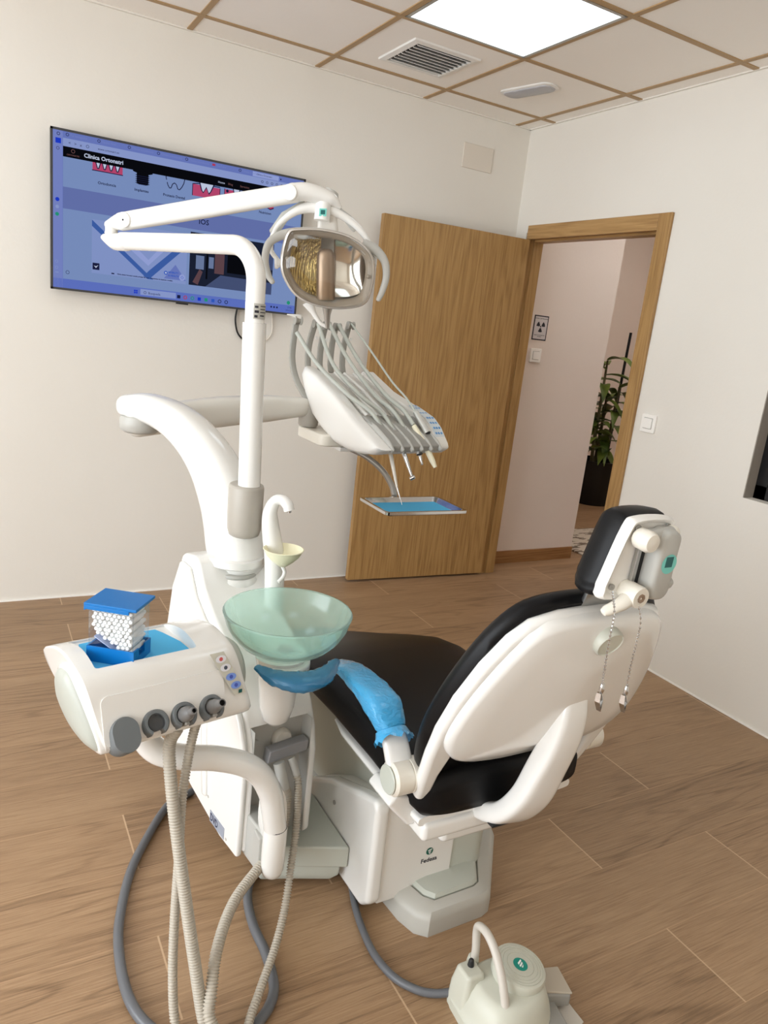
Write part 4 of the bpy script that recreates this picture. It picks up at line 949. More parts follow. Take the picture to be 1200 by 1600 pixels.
obj('cup_drain', tube(catmull([(-2.084, -1.953, 0.815), (-2.078, -1.956, 0.80), (-2.083, -1.96, 0.787), (-2.096, -1.964, 0.776)], 5), 0.005, seg=12), WHITE, cu_)
# column collar and the big curved arm
CO = Vector((-2.150, -1.784, 0))
obj('column_foot', loft([[F(0.012 + (0.127 - 0.012) * f + r * math.cos(2 * PI * k / 40), 0.36 - 0.02 * (1 - f) + 0.9 * r * math.sin(2 * PI * k / 40), z) for k in range(40)] for f, r, z in ((1.0, 0.072, 0.60), (1.0, 0.070, 0.72), (1.0, 0.068, 0.742), (1.0, 0.062, 0.75))]), WHITE, un, angle=50)
CC = F(0.127, 0.36, 0)
obj('collar_ring', lathe([(0, 0.749), (0.058, 0.749), (0.060, 0.753), (0.058, 0.760), (0.042, 0.762), (0, 0.762)], CC, seg=40), GREYL, un)
obj('collar', lathe([(0, 0.761), (0.040, 0.761), (0.040, 0.772), (0.062, 0.776), (0.074, 0.782), (0.075, 0.80), (0.0, 0.80)], CC, seg=40), WHITE, un)
AD = Vector((-2.364 + 2.150, -1.4 + 1.784, 0)).normalized(); AS = Vector((AD.y, -AD.x, 0))
def ap(s, z): return CO + AD * s + Vector((0, 0, z))
cpts = [(-0.002, 0.782), (0.008, 0.83), (0.024, 0.89), (0.055, 0.955), (0.105, 1.025), (0.175, 1.083), (0.26, 1.122), (0.36, 1.139), (0.44, 1.134)]
arc = catmull([ap(s, z) for s, z in cpts], 6)
arm = obj('curved_arm', tube(arc, [0.074, 0.079, 0.078, 0.072, 0.063, 0.055, 0.048, 0.042, 0.034], rb=[0.070, 0.070, 0.068, 0.065, 0.062, 0.058, 0.055, 0.052, 0.046], seg=36, up=AD * -1, power=2.5, rounded=5), WHITE, un, angle=60)
obj('arm_joint', lathe([(0, 1.062), (0.045, 1.064), (0.056, 1.072), (0.058, 1.095), (0.054, 1.11), (0.0, 1.11)], ap(0.40, 0), seg=36), GREYL, un, angle=50)
# second arm reaching right to the instrument console
J0 = ap(0.40, 1.085); J1 = Vector((-1.79, -1.305, 1.142))
path = catmull([J0 + (J1 - J0) * -0.02 + Vector((0, 0, 0.006)), J0.lerp(J1, 0.2) + Vector((0, 0, 0.012)), J0.lerp(J1, 0.45) + Vector((0, 0, 0.013)), J0.lerp(J1, 0.75) + Vector((0, 0, 0.008)), J1], 6)
obj('cross_arm', tube(path, [0.040, 0.044, 0.047, 0.043, 0.032], rb=[0.036, 0.038, 0.038, 0.036, 0.028], seg=28, up=(0, 0, 1), power=2.8, rounded=4), mat('arm_grey_white', rgb(222, 219, 211), 0.3, coat=0.3), un, angle=60)

# ------------------------------------------------------------------ operating lamp on its post
lp = thing('operating_lamp', 'white jointed operating lamp with clear cover on a tall post', 'operating lamp', (-2.145, -1.85, 0.87))
P0 = Vector((-2.150, -1.852, 0.876)); P1 = Vector((-2.164, -1.852, 1.41)); P2 = Vector((-2.166, -1.852, 1.50))
LJ = Vector((-2.409, -1.30, 1.581))
hd = Vector((LJ.x - P2.x, LJ.y - P2.y, 0)).normalized()
obj('post_socket', loft([[Vector((-2.153, -1.838, z)) + Vector((0.045 * k * math.cos(a), 0.050 * k * math.sin(a), 0)) for a in [2 * PI * j / 36 for j in range(36)]] for z, k in ((0.866, 0.72), (0.870, 0.88), (0.885, 0.97), (0.92, 1.0), (0.995, 1.0), (1.002, 0.96), (1.004, 0.88))]), mat('grey_socket', rgb(170, 164, 154), 0.4), lp, angle=50)
obj('lower_post', tube([P0 + Vector((0, 0, 0.10)), P1], 0.0285, seg=32), WHITE, lp)
bend = [P1 + Vector((0, 0, -0.01)), P2 + Vector((0, 0, -0.02)), P2]
rb_ = 0.088
top = Vector((P2.x, P2.y, 1.50))
for k in range(1, 13):
    a = PI / 2 * k / 12
    bend.append(top + hd * (rb_ * (1 - math.cos(a))) + Vector((0, 0, rb_ * math.sin(a))))
bend.append(LJ - hd * 0.05 + Vector((0, 0, 0.006)))
up_ = obj('bent_post', tube([Vector(p) for p in bend], 0.0235, seg=28, up=hd * -1), WHITE, lp, angle=60)
bmL = BM()
SL = Ax(P1 + Vector((0, 0, 0.028)), (1, 0, 0), (0, 0, 1), (0, -1, 0))
def cyl_patch(a0, a1, z0, z1, r, n=8):
    bm = BM(); c = P1
    vs = []
    for k in range(n + 1):
        a = a0 + (a1 - a0) * k / n
        vs.append((bm.verts.new((c.x + r * math.cos(a), c.y + r * math.sin(a), z0)), bm.verts.new((c.x + r * math.cos(a), c.y + r * math.sin(a), z1))))
    for p, q in zip(vs, vs[1:]): bm.faces.new((p[0], q[0], q[1], p[1]))
    return bm
lb = obj('rating_label', cyl_patch(math.radians(-118), math.radians(-25), P1.z + 0.010, P1.z + 0.046, 0.0243), mat('label_grey', rgb(178, 176, 168), 0.5), up_, smooth=False)
bm = BM()
for k, (a0, a1) in enumerate(((-112, -92), (-80, -32), (-112, -88), (-80, -40), (-112, -94), (-80, -34), (-80, -48))):
    z = P1.z + (0.038, 0.040, 0.027, 0.033, 0.016, 0.026, 0.018)[k]; h = (0.005, 0.002, 0.006, 0.002, 0.006, 0.002, 0.003)[k]
    b2 = cyl_patch(math.radians(a0), math.radians(a1), z - h / 2, z + h / 2, 0.0246, 4)
    me = bpy.data.meshes.new('x'); b2.to_mesh(me); b2.free(); bm.from_mesh(me); bpy.data.meshes.remove(me)
obj('label_print', bm, INK, lb, smooth=False)
# left joint
obj('arm_elbow', tube(catmull([LJ - hd * 0.07 + Vector((0, 0, 0.004)), LJ - hd * 0.02 + Vector((0, 0, 0.003)), LJ + hd * 0.02 + Vector((0, 0, 0.012))], 4), [0.0245, 0.023, 0.013], rb=[0.0245, 0.026, 0.022], seg=24, up=(0, 0, 1), rounded=4), WHITE, lp)
obj('elbow_pin', lathe([(0, -0.02), (0.017, -0.02), (0.017, 0.0), (0.0185, 0.001), (0.0185, 0.004), (0.017, 0.005), (0.017, 0.022), (0, 0.022)], LJ + Vector((0, 0, 0.023)) + hd * 0.004, seg=28), WHITE, lp)
RJ = Vector((-1.992, -1.62, 1.756)); U0 = LJ + Vector((0.0, 0, 0.046)); U1 = Vector((-2.385, -1.325, 1.640))
ad = (RJ - U1).normalized()
obj('arm_knuckle', tube(catmull([U0 + hd * 0.012 + Vector((0, 0, 0.002)), U0 + ad * 0.02 + Vector((0, 0, 0.006)), U1 + ad * 0.02], 4), [0.013, 0.022, 0.024], rb=[0.018, 0.024, 0.020], seg=24, up=(0, 0, 1), rounded=4), WHITE, lp)
spa = obj('spring_arm', tube([U1 - ad * 0.005, U1 + ad * 0.1, U1.lerp(RJ, 0.5), RJ], [0.024, 0.025, 0.026, 0.024], rb=[0.019, 0.020, 0.020, 0.018], seg=24, up=(0, 0, 1), power=3.2, rounded=3), WHITE, lp, angle=60)
sd = ad.cross(Vector((0, 0, 1))).normalized()
for q in (U1 + ad * 0.012, RJ - ad * 0.012):
    obj('pivot_boss', lathe([(0, 0), (0.021, 0), (0.021, 0.004), (0.019, 0.006), (0.003, 0.006), (0.003, 0.004), (0, 0.004)], q + sd * 0.0175, sd, seg=28), WHITE, spa)
    obj('pivot_screw', lathe([(0, 0.0045), (0.0028, 0.0045), (0, 0.005)], q + sd * 0.0185, sd, seg=10), DARK, spa)
obj('arm_insert', tube([U1.lerp(RJ, 0.60) + Vector((0, 0, 0.0225)), U1.lerp(RJ, 0.92) + Vector((0, 0, 0.0215))], 0.004, rb=0.012, seg=16, up=(0, 0, 1), rounded=3), GREYL, spa)
NK = Vector((-1.908, -1.632, 1.755))
obj('arm_head', tube(catmull([RJ + Vector((-0.01, 0, 0)), RJ.lerp(NK, 0.4) + Vector((0, 0, 0.008)), NK + Vector((0.01, 0, 0.0)), NK + Vector((0.038, -0.003, -0.016))], 5), [0.024, 0.024, 0.022, 0.007], rb=[0.019, 0.024, 0.029, 0.020], seg=26, up=(0, 0, 1), rounded=4), WHITE, lp, angle=60)
obj('head_insert', loft([[NK + Vector((0.014 + 0.020 * k * math.cos(a), -0.004 + 0.016 * k * math.sin(a), z - 0.35 * (0.014 + 0.020 * k * math.cos(a)))) for a in [2 * PI * j / 20 for j in range(20)]] for z, k in ((0.015, 1.0), (0.0265, 0.95))]), GREYL, lp)
# lamp head
HC = Vector((-1.893, -1.65, 1.576))
hn = Vector((-0.80, -2.0, -0.30)).normalized(); hr = Vector((hn.y * -1, hn.x, 0)).normalized()   # hr: viewer's right
hu = hr.cross(hn * -1).normalized()
if hu.z < 0: hu = -hu
ra = math.radians(5)
hr, hu = hr * math.cos(ra) + hu * math.sin(ra), hu * math.cos(ra) - hr * math.sin(ra)
HDD = Ax(HC, hr, hu, hn)
obj('neck', tube([NK + Vector((-0.006, 0, -0.012)), NK + Vector((-0.008, -0.002, -0.058))], 0.022, seg=28), WHITE, lp)
A = Ax(NK + Vector((-0.007, -0.001, -0.036)), hr, (0, 0, 1), hn)
tst = obj('sticker', box((-0.010, -0.010, 0.0215), (0.010, 0.010, 0.0228), A), TEALL, lp, bevel=0.0004)
obj('sticker_mark', box((-0.006, -0.005, 0.0228), (0.006, 0.006, 0.0231), A), MATS['dark_teal_print'], tst, smooth=False)
yk = catmull([HDD(-0.138, 0.012, -0.035), HDD(-0.158, 0.045, -0.035), HDD(-0.140, 0.100, -0.038), HDD(-0.088, 0.142, -0.040), HDD(-0.028, 0.155, -0.042), HDD(0.035, 0.138, -0.040), HDD(0.092, 0.098, -0.036), HDD(0.128, 0.045, -0.035), HDD(0.134, 0.01, -0.035)], 7)
obj('yoke', tube(yk, [0.006, 0.007, 0.008, 0.011, 0.018, 0.012, 0.009, 0.007, 0.006], rb=[0.010, 0.011, 0.012, 0.015, 0.020, 0.015, 0.012, 0.010, 0.009], seg=18, up=hu, rounded=2), WHITE, lp, angle=60)
obj('yoke_insert', tube([HDD(-0.150, 0.084, -0.034), HDD(-0.118, 0.128, -0.036), HDD(-0.065, 0.158, -0.04)], 0.0055, rb=0.013, seg=12, up=hn, rounded=2), GREYL, lp)
obj('yoke_insert', tube([HDD(0.018, 0.152, -0.036), HDD(0.055, 0.128, -0.036), HDD(0.078, 0.103, -0.036)], 0.005, rb=0.012, seg=12, up=hn, rounded=2), GREYL, lp)
obj('tilt_pivot', lathe([(0, 0), (0.014, 0.0), (0.016, 0.006), (0.010, 0.016), (0.010, 0.024), (0.0, 0.024)], HDD(-0.148, 0.006, -0.03), hr, seg=24), WHITE, lp)
lo_ = smooth_outline([(-0.121, 0.048), (-0.107, 0.088), (-0.084, 0.097), (-0.018, 0.098), (0.048, 0.086), (0.093, 0.063), (0.118, 0.036), (0.126, 0.002), (0.122, -0.043), (0.108, -0.085), (0.076, -0.102), (0.017, -0.107), (-0.043, -0.097), (-0.089, -0.073), (-0.117, -0.033), (-0.127, 0.004)], 4)
hsg = obj('lamp_housing', add_loft(BM(), [[HDD(p[0] * k, p[1] * k, w) for p in lo_] for k, w in ((0.985, 0.0), (1.0, 0.0), (1.045, -0.012), (1.04, -0.034), (0.96, -0.062), (0.74, -0.086), (0.4, -0.096), (0.02, -0.098), (0.02, -0.094), (0.4, -0.092), (0.72, -0.082), (0.93, -0.060), (0.985, -0.03))], cap=False, close=True), WHITE, lp, angle=60)
obj('rim', add_loft(BM(), [[HDD(p[0] * s, p[1] * s, w) for p in lo_] for s, w in ((1.03, -0.006), (1.04, 0.006), (1.02, 0.014), (0.985, 0.016), (0.965, 0.010), (0.97, -0.002))], close=True, cap=False), mat('pale_rim_plastic', rgb(196, 190, 182), 0.25, metal=0.3), lp)
bm = BM(); ni, nj = 28, 10
def refl(sx):
    """one half of the deep mirrored reflector, faceted"""
    R = []
    for j in range(nj + 1):
        row = []
        for i in range(15):
            a = i / 14; x = sx * (0.018 + 0.092 * a); yy = -0.082 + 0.164 * j / nj
            k = math.sqrt(max(0.0, 1 - (abs(x) / 0.125) ** 4)); y = yy * k
            z = 0.002 - 0.060 * math.sqrt(max(0.0, 1 - (abs(x) / 0.118) ** 2.4)) * math.sqrt(max(0.05, 1 - (y / 0.105) ** 2))
            row.append(bm.verts.new(HDD(x, y, z)))
        R.append(row)
    for a, b in zip(R, R[1:]):
        for p in range(14): bm.faces.new((a[p], a[p + 1], b[p + 1], b[p]))
RFL = mat('gold_tinted_reflector', rgb(200, 178, 118), 0.2, metal=1.0)
nt = RFL.node_tree; b = nt.nodes['Principled BSDF']; tc = nt.nodes.new('ShaderNodeTexCoord'); mp = nt.nodes.new('ShaderNodeMapping'); mp.inputs['Scale'].default_value = (240, 240, 14)
nn = nt.nodes.new('ShaderNodeTexNoise'); nn.inputs['Scale'].default_value = 1.0; bp = nt.nodes.new('ShaderNodeBump'); bp.inputs['Strength'].default_value = 1.0; bp.inputs['Distance'].default_value = 0.006
nt.links.new(tc.outputs['Object'], mp.inputs[0]); nt.links.new(mp.outputs[0], nn.inputs['Vector']); nt.links.new(nn.outputs['Fac'], bp.inputs['Height']); nt.links.new(bp.outputs['Normal'], b.inputs['Normal'])
refl(-1); obj('reflector', bm, RFL, lp, flip=False, angle=80)
bm = BM(); refl(1); obj('reflector', bm, mat('window_reflection_silver', rgb(196, 194, 190), 0.1, metal=1.0), lp, flip=False, angle=80)  # silver colour on this half paints in the bright window's reflection
obj('inner_mask', add_loft(BM(), [[HDD(p[0] * a, p[1] * b, w) for p in lo_] for a, b, w in ((0.985, 0.985, 0.006), (0.90, 0.86, 0.002), (0.84, 0.80, -0.006), (0.84, 0.80, -0.012))], cap=False), mat('warm_grey_inner', rgb(158, 149, 138), 0.3), lp, angle=60)
obj('neck_block', loft([[HDD(a * k, b, -0.045 + c * 0.6 * k) for a, c in rrect(0.062, 0.05, 0.015)] for b, k in ((0.150, 0.72), (0.125, 0.85), (0.085, 1.0))]), mat('pale_grey_white', rgb(208, 203, 195), 0.35), lp, angle=50)
obj('bulb_shield', loft([[HDD(-0.006 + w * math.cos(2 * PI * k / 28), y, -0.006 + 0.8 * w * math.sin(2 * PI * k / 28)) for k in range(28)] for y, w in ((-0.086, 0.025), (-0.078, 0.0265), (0.02, 0.0255), (0.038, 0.023), (0.047, 0.017), (0.050, 0.006))]), BRONZE, lp, angle=50)
obj('clear_cover', add_loft(BM(), [[HDD(p[0] * s, p[1] * s, w) for p in lo_] for s, w in ((0.985, 0.012), (0.95, 0.026), (0.85, 0.034), (0.5, 0.040), (0.02, 0.042))], cap=False), LENS, lp, angle=60)
obj('lamp_handle', tube(catmull([HDD(-0.062, 0.086, -0.008), HDD(-0.115, 0.084, -0.004), HDD(-0.158, 0.062, 0.0), HDD(-0.172, 0.020, 0.004), HDD(-0.165, -0.022, 0.006), HDD(-0.153, -0.042, 0.008)], 7), [0.010, 0.008, 0.007, 0.0065, 0.006, 0.005], rb=[0.016, 0.013, 0.011, 0.010, 0.009, 0.007], seg=16, up=hn, rounded=2), GREYL, lp, angle=60)
obj('lamp_handle', tube(catmull([HDD(0.102, 0.060, -0.012), HDD(0.132, 0.050, -0.008), HDD(0.158, 0.022, -0.004), HDD(0.164, -0.018, 0.0), HDD(0.154, -0.058, 0.004), HDD(0.143, -0.082, 0.006)], 7), [0.010, 0.008, 0.007, 0.0065, 0.006, 0.005], rb=[0.018, 0.014, 0.011, 0.010, 0.009, 0.007], seg=16, up=hn, rounded=2), GREYL, lp, angle=60)
obj('handle_socket', tube(catmull([HDD(-0.055, -0.096, -0.02), HDD(-0.040, -0.125, -0.02), HDD(-0.022, -0.152, -0.02), HDD(0.0, -0.166, -0.02)], 6), [0.010, 0.006, 0.005, 0.004], rb=[0.018, 0.008, 0.006, 0.005], seg=14, up=hn), WHITE2, lp)
obj('handle_socket', tube([HDD(0.0, -0.100, -0.014), HDD(-0.001, -0.13, -0.016), HDD(0.0, -0.168, -0.018)], [0.012, 0.007, 0.004], rb=[0.018, 0.010, 0.006], seg=14, up=hn), SILVER, lp)
# bulb and screw studs on the cover
for a, b in ((-0.112, 0.022), (0.112, -0.02)):
    obj('cover_clip', lathe([(0, 0), (0.006, 0), (0.005, 0.006), (0, 0.007)], HDD(a, b, 0.012), hn, seg=12), SILVER, lp)

# ------------------------------------------------------------------ instrument console (right)
K = Fr((-1.70, -1.67, 0), 11)
co = thing('instrument_console', 'white slanted instrument console with grey hose arms and blue keypad', 'instrument console', K(0.13, 0.2, 1.06))
def kvz(v, z, u): return K(u, v, z)
mid = [(-0.04, 1.072), (-0.008, 1.054), (0.10, 1.045), (0.2, 1.057), (0.33, 1.132), (0.395, 1.215), (0.415, 1.255), (0.395, 1.258), (0.21, 1.186), (0.09, 1.122), (-0.03, 1.084)]
obj('console_body', prism(mid, 0.028, 0.250, kvz), WHITE2, co, bevel=0.006)
lcheek = [(-0.050, 1.075), (-0.008, 1.053), (0.05, 1.044), (0.11, 1.043), (0.19, 1.054), (0.27, 1.088), (0.335, 1.128), (0.39, 1.195), (0.418, 1.25), (0.405, 1.277), (0.33, 1.258), (0.21, 1.205), (0.088, 1.139), (0.01, 1.103)]
rings = []
for u, s in ((0.032, 1.0), (0.006, 1.0), (-0.006, 0.975), (-0.013, 0.90), (-0.017, 0.75), (-0.019, 0.4)):
    rings.append([K(u, 0.19 + (p[0] - 0.19) * s, 1.14 + (p[1] - 1.14) * s) for p in lcheek])
obj('left_cheek', loft(rings), WHITE2, co, angle=50)
rcheek = [(-0.030, 1.072), (0.0, 1.052), (0.11, 1.048), (0.2, 1.06), (0.33, 1.135), (0.405, 1.22), (0.42, 1.256), (0.405, 1.272), (0.274, 1.216), (0.13, 1.180), (0.055, 1.158), (0.015, 1.130), (-0.022, 1.088)]
obj('right_cheek', prism(rcheek, 0.245, 0.300, kvz), WHITE2, co, bevel=0.008, seg=4)
# keypad set on the sloping top of the right cheek
kd = (K(0, -0.012, 1.104) - K(0, 0.12, 1.178)).normalized(); kn = K.u.cross(kd).normalized()
if kn.z < 0: kn = -kn
def kpad(u, f):  # point along the cheek top, f 0 (back) .. 1 (front)
    pts = [(0.16, 1.188), (0.13, 1.1805), (0.055, 1.1585), (0.015, 1.1305), (-0.012, 1.0985)]
    x = f * (len(pts) - 1); i = min(int(x), 3); a = x - i
    return K(u, pts[i][0] * (1 - a) + pts[i + 1][0] * a, pts[i][1] * (1 - a) + pts[i + 1][1] * a + 0.0012)
bm = BM(); R_ = []
for k in range(17): R_.append((bm.verts.new(kpad(0.250, 0.1 + 0.85 * k / 16)), bm.verts.new(kpad(0.294, 0.1 + 0.85 * k / 16))))
for a, b in zip(R_, R_[1:]): bm.faces.new((a[0], a[1], b[1], b[0]))
kp = obj('keypad', bm, mat('keypad_pale', rgb(206, 214, 218), 0.35), co, smooth=False)
for k in range(7):
    for u in (0.261, 0.272, 0.284):
        p = kpad(u, 0.15 + 0.12 * k); q = kpad(u, 0.17 + 0.12 * k); dd = (q - p).normalized(); n_ = K.u.cross(dd).normalized()
        if n_.z < 0: n_ = -n_
        obj('key', disc(BM(), p + n_ * 0.0008, n_, 0.0046, seg=12, ref=dd), mat('key_blue', rgb(92, 150, 205), 0.4) if 'key_blue' not in MATS else MATS['key_blue'], kp, smooth=False)
# grey holder block with channels along the front half
hold = [(-0.042, 1.084), (-0.036, 1.066), (0.02, 1.06), (0.10, 1.10), (0.118, 1.152), (0.104, 1.156), (0.05, 1.133), (0.0, 1.110)]
obj('holder_block', prism(hold, 0.034, 0.246, kvz), GREYM, co, bevel=0.004)
for k in range(6):
    u = 0.040 + k * 0.0405
    obj('holder_rib', tube([K(u, 0.115, 1.144), K(u, 0.05, 1.124), K(u, -0.02, 1.090), K(u, -0.044, 1.073)], [0.010, 0.012, 0.012, 0.008], rb=[0.006, 0.0075, 0.0075, 0.006], seg=14, up=(0, 0, 1), rounded=2), GREYL, co)
for k in range(5):
    u = 0.060 + k * 0.0405
    obj('channel', tube([K(u, 0.37, 1.262), K(u, 0.26, 1.220), K(u, 0.12, 1.152)], [0.005, 0.006, 0.006], rb=[0.006, 0.008, 0.008], seg=10, up=(0, 0, 1)), WHITE2, co)
# swivel, under plate
obj('swivel', lathe([(0, 1.075), (0.030, 1.077), (0.034, 1.083), (0.034, 1.150), (0.030, 1.156), (0, 1.158)], (-1.762, -1.300, 0), seg=32), mat('swivel_grey', rgb(172, 168, 160), 0.4), co)
obj('under_plate', loft([[Vector((-1.735 + p[0], -1.36 + p[1], z + 0.0 * p[1])) for p in rrect(0.10, 0.22, 0.03)] for z in (1.036, 1.075)]), OFFW, co, bevel=0.006)
# rising hose arms at the back
ATOP = [(-1.818, -1.265, 1.431), (-1.744, -1.251, 1.427), (-1.702, -1.243, 1.424), (-1.659, -1.234, 1.423), (-1.603, -1.223, 1.433)]
ABOT = [None, (-1.757, -1.254, 1.262), (-1.708, -1.244, 1.262), (-1.663, -1.235, 1.262), (-1.612, -1.225, 1.262)]
for k in range(5):
    tp, bt = Vector(ATOP[k]), ABOT[k]
    if bt is None: P = [tp, (-1.820, -1.255, 1.36), (-1.815, -1.245, 1.29), (-1.800, -1.262, 1.225), (-1.775, -1.31, 1.165)]
    else: P = [tp, Vector(bt) + Vector((0.004, 0.02, 0.09)), Vector(bt) + Vector((0, 0.012, 0.03)), bt]
    a = obj('hose_arm', tube(catmull(P, 6), 0.006, rb=0.0105, seg=14, up=(0, -1, 0), power=4, rounded=2), mat('arm_grey', rgb(156, 154, 146), 0.4) if 'arm_grey' not in MATS else MATS['arm_grey'], co, angle=50)
    obj('roller', lathe([(0, -0.012), (0.014, -0.012), (0.014, -0.009), (0.009, -0.006), (0.009, 0.006), (0.014, 0.009), (0.014, 0.012), (0, 0.012)], tp + Vector((0, -0.012, -0.008)), (1, 0, 0), seg=22), MATS['arm_grey'], a)
    obj('roller_pin', lathe([(0, 0), (0.0055, 0), (0.0055, 0.003), (0, 0.003)], tp + Vector((0, -0.021, -0.055)), (0, -1, 0), seg=12), WHITE2, a)
obj('arm_tip', loft([[Vector((-1.826 + x, -1.268 + y, 1.437 + z)) for x, y, z in r] for r in (((0.016, -0.016, -0.012), (0.016, 0.016, -0.012), (0.016, 0.016, 0.006), (0.016, -0.016, 0.006)), ((-0.016, -0.012, -0.002), (-0.016, 0.010, -0.002), (-0.016, 0.010, 0.004), (-0.016, -0.012, 0.004)), ((-0.028, -0.004, 0.0), (-0.028, 0.004, 0.0), (-0.028, 0.004, 0.003), (-0.028, -0.004, 0.003)))]), WHITE2, co, bevel=0.003)
# arm that carries the tray
obj('tray_arm_block', box((-1.715, -1.47, 1.022), (-1.640, -1.40, 1.036)), WHITE2, co, bevel=0.003)
obj('rubber_stop', lathe([(0, 1.034), (0.022, 1.034), (0.024, 1.05), (0, 1.052)], (-1.665, -1.44, 0), seg=24), BRASS, co)
obj('tray_arm', tube(catmull([(-1.701, -1.43, 1.030), (-1.665, -1.452, 1.027), (-1.618, -1.490, 1.006), (-1.573, -1.520, 0.968), (-1.544, -1.538, 0.924), (-1.533, -1.546, 0.892)], 6), [0.008, 0.009, 0.010, 0.010, 0.011], rb=[0.013, 0.013, 0.012, 0.012, 0.013], seg=18, up=(0, 0, 1), rounded=2), SILVER, co)
obj('tray_plate', loft([[Vector((-1.523 + p[0], -1.585 + p[1], z)) for p in rrect(0.095, 0.12, 0.02)] for z in (0.868, 0.8735)]), GREYL, co, bevel=0.002)
# tray with paper
tr = thing('instrument_tray', 'steel instrument tray held under the console, lined with blue paper', 'tray', (-1.525, -1.66, 0.874))
TF = Fr((-1.527, -1.662, 0.874), -1)
def ringz(w, h, r, z): return [TF(p[0], p[1], z) for p in rrect(w, h, r, 4)]
obj('tray_body', loft([ringz(0.262, 0.154, 0.012, 0.0), ringz(0.282, 0.174, 0.014, 0.015), ringz(0.298, 0.190, 0.012, 0.0155), ringz(0.298, 0.190, 0.012, 0.008), ringz(0.300, 0.192, 0.012, 0.008), ringz(0.300, 0.192, 0.012, 0.017), ringz(0.281, 0.173, 0.014, 0.0168), ringz(0.260, 0.152, 0.012, 0.0015)]), CHROME, tr, angle=30)
o = obj('paper_tray_liner', box((-0.125, -0.0745, 0.0022), (0.125, 0.073, 0.0032), TF), BLUEP, loc=TF(0, 0, 0.0022), smooth=False)
tag(o, 'bright blue paper sheet lying in the steel instrument tray', 'paper liner')
# the hand pieces with their hoses
HOSES = [
 [(-1.829, -1.300, 1.385), (-1.781, -1.380, 1.293), (-1.717, -1.490, 1.213), (-1.662, -1.561, 1.168), (-1.632, -1.620, 1.106)],
 [(-1.745, -1.275, 1.420), (-1.724, -1.379, 1.296), (-1.669, -1.481, 1.213), (-1.620, -1.551, 1.168), (-1.602, -1.612, 1.122)],
 [(-1.703, -1.265, 1.428), (-1.657, -1.356, 1.312), (-1.605, -1.468, 1.213), (-1.576, -1.544, 1.175), (-1.553, -1.592, 1.129)],
 [(-1.660, -1.256, 1.424), (-1.617, -1.348, 1.315), (-1.564, -1.460, 1.218), (-1.535, -1.546, 1.176), (-1.521, -1.597, 1.138)],
 [(-1.606, -1.245, 1.432), (-1.555, -1.320, 1.345), (-1.520, -1.420, 1.258), (-1.503, -1.500, 1.213), (-1.494, -1.560, 1.171)]]
def handpiece(i, name, label, hr_=0.0068):
    t = thing(name, label, 'handpiece', HOSES[i][-1], None)
    obj('hose', tube(catmull(HOSES[i], 8), hr_, seg=12), HOSEG, t)
    return t
t = handpiece(0, 'scaler_handpiece', 'slim white scaler handpiece with thin pointed tip, leftmost on the console')
a = Vector((-1.632, -1.630, 1.100)); b = Vector((-1.637, -1.729, 0.966)); c = Vector((-1.631, -1.762, 0.917))
obj('coupling', tube([a + (a - b) * 0.1, a, a.lerp(b, 0.2)], [0.0085, 0.009, 0.0075], seg=16, rounded=2), GREYL, t)
obj('handle', tube([a.lerp(b, 0.18), a.lerp(b, 0.6), b], [0.0072, 0.006, 0.004], seg=16, rounded=2), mat('pearl_grey', rgb(205, 200, 190), 0.3, metal=0.3), t)
obj('tip', tube([b, b.lerp(c, 0.5), c], [0.003, 0.0018, 0.0008], seg=10), CHROME, t)
t = handpiece(1, 'turbine_handpiece', 'steel turbine handpiece with small round head, second from the left on the console')
a = Vector((-1.602, -1.618, 1.120)); b = Vector((-1.588, -1.668, 1.058)); c = Vector((-1.574, -1.707, 0.993))
obj('coupling', tube([a, a.lerp(b, 0.6)], [0.0085, 0.0085], seg=16, rounded=2), STEEL, t)
obj('handle', tube([a.lerp(b, 0.6), b, b.lerp(c, 0.6), c], [0.0078, 0.0075, 0.0055, 0.0045], seg=16, rounded=2), CHROME, t)
obj('head', lathe([(0, -0.008), (0.006, -0.008), (0.0065, 0.006), (0.004, 0.009), (0, 0.009)], c + Vector((0.001, -0.003, -0.004)), (0.5, -0.3, 0.4), seg=18), CHROME, t)
t = handpiece(2, 'motor_handpiece', 'short steel motor handpiece with stepped nose, third from the left on the console')
a = Vector((-1.552, -1.598, 1.125)); b = Vector((-1.523, -1.656, 1.055)); c = Vector((-1.517, -1.668, 1.024))
obj('motor_barrel', tube([a, a.lerp(b, 0.5), b], [0.0085, 0.0098, 0.0098], seg=18), STEEL, t)
obj('ring', tube([b, b.lerp(c, 0.12)], [0.0104, 0.0104], seg=18), DARK, t)
obj('nose', tube([b, b.lerp(c, 0.6), b.lerp(c, 0.62), c], [0.0055, 0.0055, 0.004, 0.004], seg=14, rounded=2), CHROME, t)
t = handpiece(3, 'air_water_syringe', 'cream air and water syringe with blunt tip, fourth from the left on the console')
a = Vector((-1.521, -1.598, 1.136)); b = Vector((-1.505, -1.642, 1.092)); c = Vector((-1.479, -1.690, 1.018))
obj('syringe_body', tube([a, a.lerp(c, 0.25), b, b.lerp(c, 0.75), c], [0.0075, 0.0105, 0.0105, 0.0085, 0.0055], seg=18, power=2.6), CREAM, t)
obj('collar', tube([a.lerp(c, 0.42), a.lerp(c, 0.44)], [0.0108, 0.0108], seg=18), YCREAM, t)
t = handpiece(4, 'curing_light_handpiece', 'short silver tube handpiece beside the blue keypad, rightmost on the console', 0.0035)
a = Vector((-1.494, -1.556, 1.174)); b = Vector((-1.478, -1.620, 1.116))
obj('tube_body', tube([a, a.lerp(b, 0.3), b], [0.0095, 0.0115, 0.0115], seg=20), mat('satin_silver', rgb(196, 196, 190), 0.35, metal=0.4), t)
